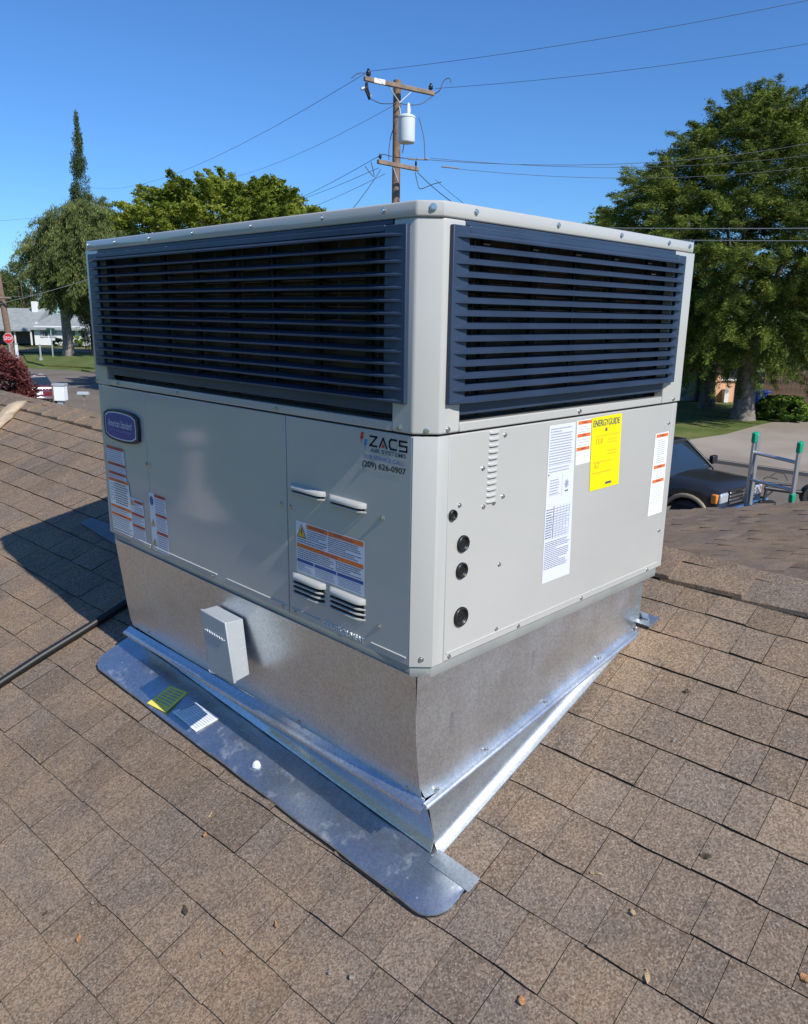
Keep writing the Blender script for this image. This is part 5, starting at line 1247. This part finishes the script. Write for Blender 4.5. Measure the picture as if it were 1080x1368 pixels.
# bins
BB = mat('bin_blue', (.01, .07, .38), .45); bl_ = at(1010, 545, 40.5); bn = thing('recycling_bin', (bl_.x, bl_.y, GZ), 'blue lidded recycling bin tipped beside the green shrub', 'bin')
b = MB(); tw, bw = .34, .25; T = [RTH*(x*tw + .10) + FR*(y*tw) + Vector((0, 0, 1.0)) for x, y in ((-1,-1),(1,-1),(1,1),(-1,1))]; B_ = [RTH*(x*bw - .05) + FR*(y*bw) + Vector((0, 0, .06)) for x, y in ((-1,-1),(1,-1),(1,1),(-1,1))]
b.add(T + B_, [(0,1,2,3),(7,6,5,4),(0,4,5,1),(1,5,6,2),(2,6,7,3),(3,7,4,0)]); b.build('body', BB, bn, bevel=.02)
b = MB(); b.obox(RTH*.14 + Vector((0, 0, 1.06)), RTH*.42 + Vector((0, 0, .02)), FR*.38, Vector((0, 0, .05))); b.build('lid', BB, bn, bevel=.02)
b = MB()
for s_ in (-1, 1): b.tube([RTH*-.25 + FR*(.2*s_ - .03) + Vector((0, 0, .12)), RTH*-.25 + FR*(.2*s_ + .03) + Vector((0, 0, .12))], .12, 12)
b.build('wheel', RUB, bn)
bg_ = thing('grey_bin', tuple(Vector(bn.location) - RTH*.62), 'pale grey bin left of the blue bin', 'bin')
b = MB(); b.obox(Vector((0, 0, .50)), RTH*.22, FR*.24, Vector((0, 0, .48))); b.build('body', TRIM, bg_, bevel=.03); b = MB(); b.obox(Vector((0, 0, 1.01)), RTH*.25, FR*.27, Vector((0, 0, .03))); b.build('lid', CU, bg_, bevel=.02)

# ================================================================== VEHICLES
CARGL = mat('car_glass', (.02, .03, .04), .05, spec=.9); CHR = mat('chrome', (.75, .76, .78), .12, metal=1); TYRE = mat('tyre_rubber', (.02, .02, .02), .8)
TRK = mat('truck_paint', (.018, .018, .020), .3, coat=.25); TRKT = mat('tan_trim', (.25, .20, .14), .5); LAMPG = mat('headlamp_glass', (.75, .78, .80), .08, metal=.6); AMBL = mat('amber_lens', (.7, .22, .03), .3); REDL = mat('red_lens', (.45, .01, .01), .25)
def wheel(parent, x, y, r, wd_):
    b = MB(); rows = []
    for rr, o in ((.55, wd_*.35), (.62, wd_*.5), (.92, wd_*.5), (1.0, wd_*.38), (1.0, -wd_*.38), (.92, -wd_*.5), (.62, -wd_*.5), (.55, -wd_*.35)):
        rows.append([Vector((x + r*rr*math.cos(t), y + o, r + r*rr*math.sin(t))) for t in np.linspace(0, 2*math.pi, 25)])
    b.grid(rows); w_ = b.build('wheel', TYRE, parent)
    b = MB(); sg = 1 if y > 0 else -1
    b.grid([[Vector((x + r*rr*math.cos(t), y + sg*o, r + r*rr*math.sin(t))) for t in np.linspace(0, 2*math.pi, 25)] for rr, o in ((.60, wd_*.34), (.52, wd_*.2), (.46, wd_*.12))])
    for k in range(5):
        t = k*2*math.pi/5; c = Vector((math.cos(t), 0, math.sin(t))); n_ = Vector((-math.sin(t), 0, math.cos(t)))
        b.obox(Vector((x, y + sg*wd_*.2, r)) + c*r*.28, c*r*.24, n_*r*.09, Vector((0, .012, 0)))
    b.tube([(x, y + sg*wd_*.12, r), (x, y + sg*wd_*.26, r)], r*.13, 10); b.build('rim', CHR, w_)
def loft_body(parent, name, m, stations, mi=0, bevel=.02):
    """stations: (x, half width bottom, z bottom, half width top, z top, crown)"""
    b = MB(); rows = []
    for x, wb, zb_, wt, zt_, cr in stations:
        zm = zb_ + (zt_ - zb_)*.62; wm = max(wb, wt)*1.02
        rows.append([Vector(p) for p in ((x, -wb, zb_), (x, -wm, zm), (x, -wt, zt_), (x, -wt*.55, zt_ + cr), (x, 0, zt_ + cr*1.25), (x, wt*.55, zt_ + cr), (x, wt, zt_), (x, wm, zm), (x, wb, zb_))])
    b.grid([r + [r[0]] for r in rows], smooth=True); b.poly(rows[0]); b.poly(rows[-1])
    o = b.build(name, m, parent, weld=True); o.data.set_sharp_from_angle(angle=math.radians(38)); return o
# pickup: +x forward
tp = at(923, 675, 17.3); ang = math.radians(-95)
trk = thing('pickup_truck', (0, 0, GZ), 'dark blue pickup truck with chrome grille parked in the street', 'pickup truck', rz=ang)
wl = Vector((1.75, -.78, .40)); Rz = Matrix.Rotation(ang, 3, 'Z'); wpos = Vector((tp.x, tp.y, 0)); q = Rz @ Vector((wl.x, wl.y, 0)) * 1.12; trk.scale = (1.12,)*3; trk.location = (wpos.x - q.x, wpos.y - q.y, GZ - .13)
# body with wheel arch cut: hood/fender, cab, bed
loft_body(trk, 'hood', TRK, [(.95, .93, .62, .86, 1.16, .05), (1.4, .94, .85, .86, 1.14, .055), (2.0, .93, .85, .84, 1.12, .055), (2.28, .90, .62, .82, 1.08, .04), (2.36, .86, .60, .80, 1.04, .02)])
loft_body(trk, 'body', TRK, [(-1.0, .95, .45, .90, 1.18, .0), (.0, .96, .42, .90, 1.18, .0), (.96, .95, .42, .90, 1.17, .0)])
loft_body(trk, 'bed', TRK, [(-3.1, .93, .55, .92, 1.22, .0), (-2.7, .95, .55, .93, 1.24, .0), (-1.02, .95, .50, .93, 1.24, .0)])
b = MB()
def cab(pts, yb, yt, mi=0): pass
# cab glass house
gl = [(-1.0, 1.18), (1.25, 1.17), (.65, 1.72), (-.85, 1.74)]
b.add([Vector((x, sg*(.86 if z < 1.3 else .70), z)) for sg in (-1, 1) for x, z in gl], [(0,1,2,3),(7,6,5,4),(0,4,5,1),(1,5,6,2),(2,6,7,3),(3,7,4,0)]); cb = b.build('windows', CARGL, trk, bevel=.03)
b = MB(); b.prism([(-.92, -.69, 1.70), (.69, -.69, 1.68), (.69, .69, 1.68), (-.92, .69, 1.70)], (0, 0, .08)); 
for sg in (-1, 1):
    for (x0, z0, x1, z1) in ((1.28, 1.16, .67, 1.72), (-.02, 1.16, -.06, 1.72), (-.98, 1.16, -.86, 1.74)): b.tube([(x0, sg*.875, z0), (x1, sg*.71, z1)], .035, 6)
b.build('cab_frame', TRK, trk, bevel=.02)
for y in (-.82, .82):
    for x in (1.75, -1.95): wheel(trk, x, y, .40, .26)
for y in (-1, 1):
    b = MB(); b.tube([(1.75 + .50*math.cos(t), y*.955, .42 + .48*math.sin(t)) for t in np.linspace(-.15, math.pi + .15, 15)], .045, 6); b.build('fender_flare', TRKT, trk)
    b = MB(); b.tube([(1.75 + .3*math.cos(t), y*.60, .44 + .0) for t in (0, math.pi)], .44, 14); b.build('wheel_well', BLACK, trk)
    b = MB(); b.obox((2.34, y*.68, .92), (.05, 0, 0), (0, .15, 0), (0, 0, .10)); b.build('headlight', LAMPG, trk, bevel=.03)
    b = MB(); b.obox((2.29, y*.885, .92), (.06, 0, 0), (0, .045, 0), (0, 0, .09)); b.build('marker_lamp', AMBL, trk, bevel=.02)
    b = MB(); b.obox((1.15, y*1.06, 1.32), (.05, 0, 0), (0, .10, 0), (0, 0, .09)); b.build('mirror', TRK, trk, bevel=.02)
b = MB(); b.obox((2.36, 0, .92), (.03, 0, 0), (0, .50, 0), (0, 0, .14)); gr = b.build('grille', BLACK, trk, bevel=.02)
b = MB()
for z in (.80, .87, .94, 1.01): b.obox((2.40, 0, z), (.012, 0, 0), (0, .50, 0), (0, 0, .014))
b.obox((2.405, 0, .92), (.014, 0, 0), (0, .02, 0), (0, 0, .13)); b.build('grille_bar', CHR, gr)
b = MB(); b.obox((2.42, 0, .64), (.10, 0, 0), (0, .93, 0), (0, 0, .11)); b.build('bumper', CHR, trk, bevel=.05, seg=3)
b = MB(); b.obox((2.38, 0, .46), (.06, 0, 0), (0, .85, 0), (0, 0, .06)); b.build('air_dam', TRKT, trk, bevel=.02)
b = MB(); b.tube([(.6, -.97, .95), (1.2, -.965, .95)], .012, 5); b.build('badge_strip', CHR, trk)
# sedan seen from the rear
MAR = mat('maroon_paint', (.13, .010, .022), .2, coat=1)
sp = at(44, 525, 41); ang = math.radians(78)
sd = thing('maroon_car', (0, 0, GZ), 'dark red car seen from behind beside the purple shrub', 'car', rz=ang); sd.location = (sp.x, sp.y, GZ - .13)
loft_body(sd, 'body', MAR, [(-2.25, .80, .38, .74, .86, .02), (-2.15, .86, .30, .80, .98, .03), (-1.2, .90, .28, .80, 1.02, .03), (.9, .90, .28, .80, .98, .03), (1.9, .86, .30, .76, .86, .03), (2.25, .76, .36, .66, .70, .02)])
b = MB(); gl = [(-1.75, .98), (1.05, .98), (.35, 1.42), (-.95, 1.44)]
b.add([Vector((x, sg*(.76 if z < 1.1 else .60), z)) for sg in (-1, 1) for x, z in gl], [(0,1,2,3),(7,6,5,4),(0,4,5,1),(1,5,6,2),(2,6,7,3),(3,7,4,0)]); b.build('windows', CARGL, sd, bevel=.04)
b = MB(); b.prism([(-.98, -.58, 1.41), (.38, -.58, 1.40), (.38, .58, 1.40), (-.98, .58, 1.41)], (0, 0, .05)); b.build('roof_panel', MAR, sd, bevel=.02)
for y in (-.80, .80):
    for x in (1.4, -1.35): wheel(sd, x, y, .33, .22)
for y in (-1, 1): b = MB(); b.obox((-2.22, y*.60, .80), (.03, 0, 0), (0, .16, 0), (0, 0, .07)); b.build('taillight', REDL, sd, bevel=.02)
b = MB()
for i in range(7): b.obox((-2.255, -.45 + i*.15, .83), (.012, 0, 0), (0, .055, 0), (0, 0, .025))
b.build('rear_trim', CHR, sd, bevel=.01)
b = MB(); b.obox((-2.27, 0, .66), (.01, 0, 0), (0, .16, 0), (0, 0, .08)); b.build('number_plate', WHITE, sd); b = MB(); b.obox((-2.26, 0, .42), (.07, 0, 0), (0, .80, 0), (0, 0, .06)); b.build('bumper', CHR, sd, bevel=.03)
# utility trailer behind the ladder
g = G(1046, 668); tr = thing('utility_trailer', (g.x, g.y, GZ - .13), 'dark trailer tongue and jack standing in the street behind the ladder', 'trailer')
FRM = mat('black_steel', (.02, .02, .022), .5); pt = lambda px, py, dz=0: at(px, py, 17.5) - Vector(tr.location)
b = MB(); b.tube([pt(1022, 652), pt(1052, 656), pt(1090, 660)], .05, 6); b.tube([pt(1022, 645), pt(1060, 648)], .03, 6); b.build('frame', FRM, tr)
b = MB(); b.tube([pt(1026, 645), pt(1024, 655), pt(1021, 668)], .035, 6); b.tube([pt(1033, 656), pt(1023, 664)], .02, 6); b.obox(pt(1025, 671), RTH*.16, FR*.1, Vector((0, 0, .03))); b.build('jack', FRM, tr)
b = MB(); b.tube([pt(1030, 636), pt(1038, 631), pt(1048, 633), pt(1053, 642)], .012, 5); b.tube([pt(1020, 640), pt(1026, 637), pt(1040, 640)], .015, 5); b.build('chain', FRM, tr)
b = MB(); c = pt(1086, 662); b.tube([c - FR*.1, c + FR*.1], .26, 20); wt_ = b.build('wheel', TYRE, tr); b = MB(); b.tube([c + FR*.09, c + FR*.115], .15, 14); b.build('rim', CHR, wt_)
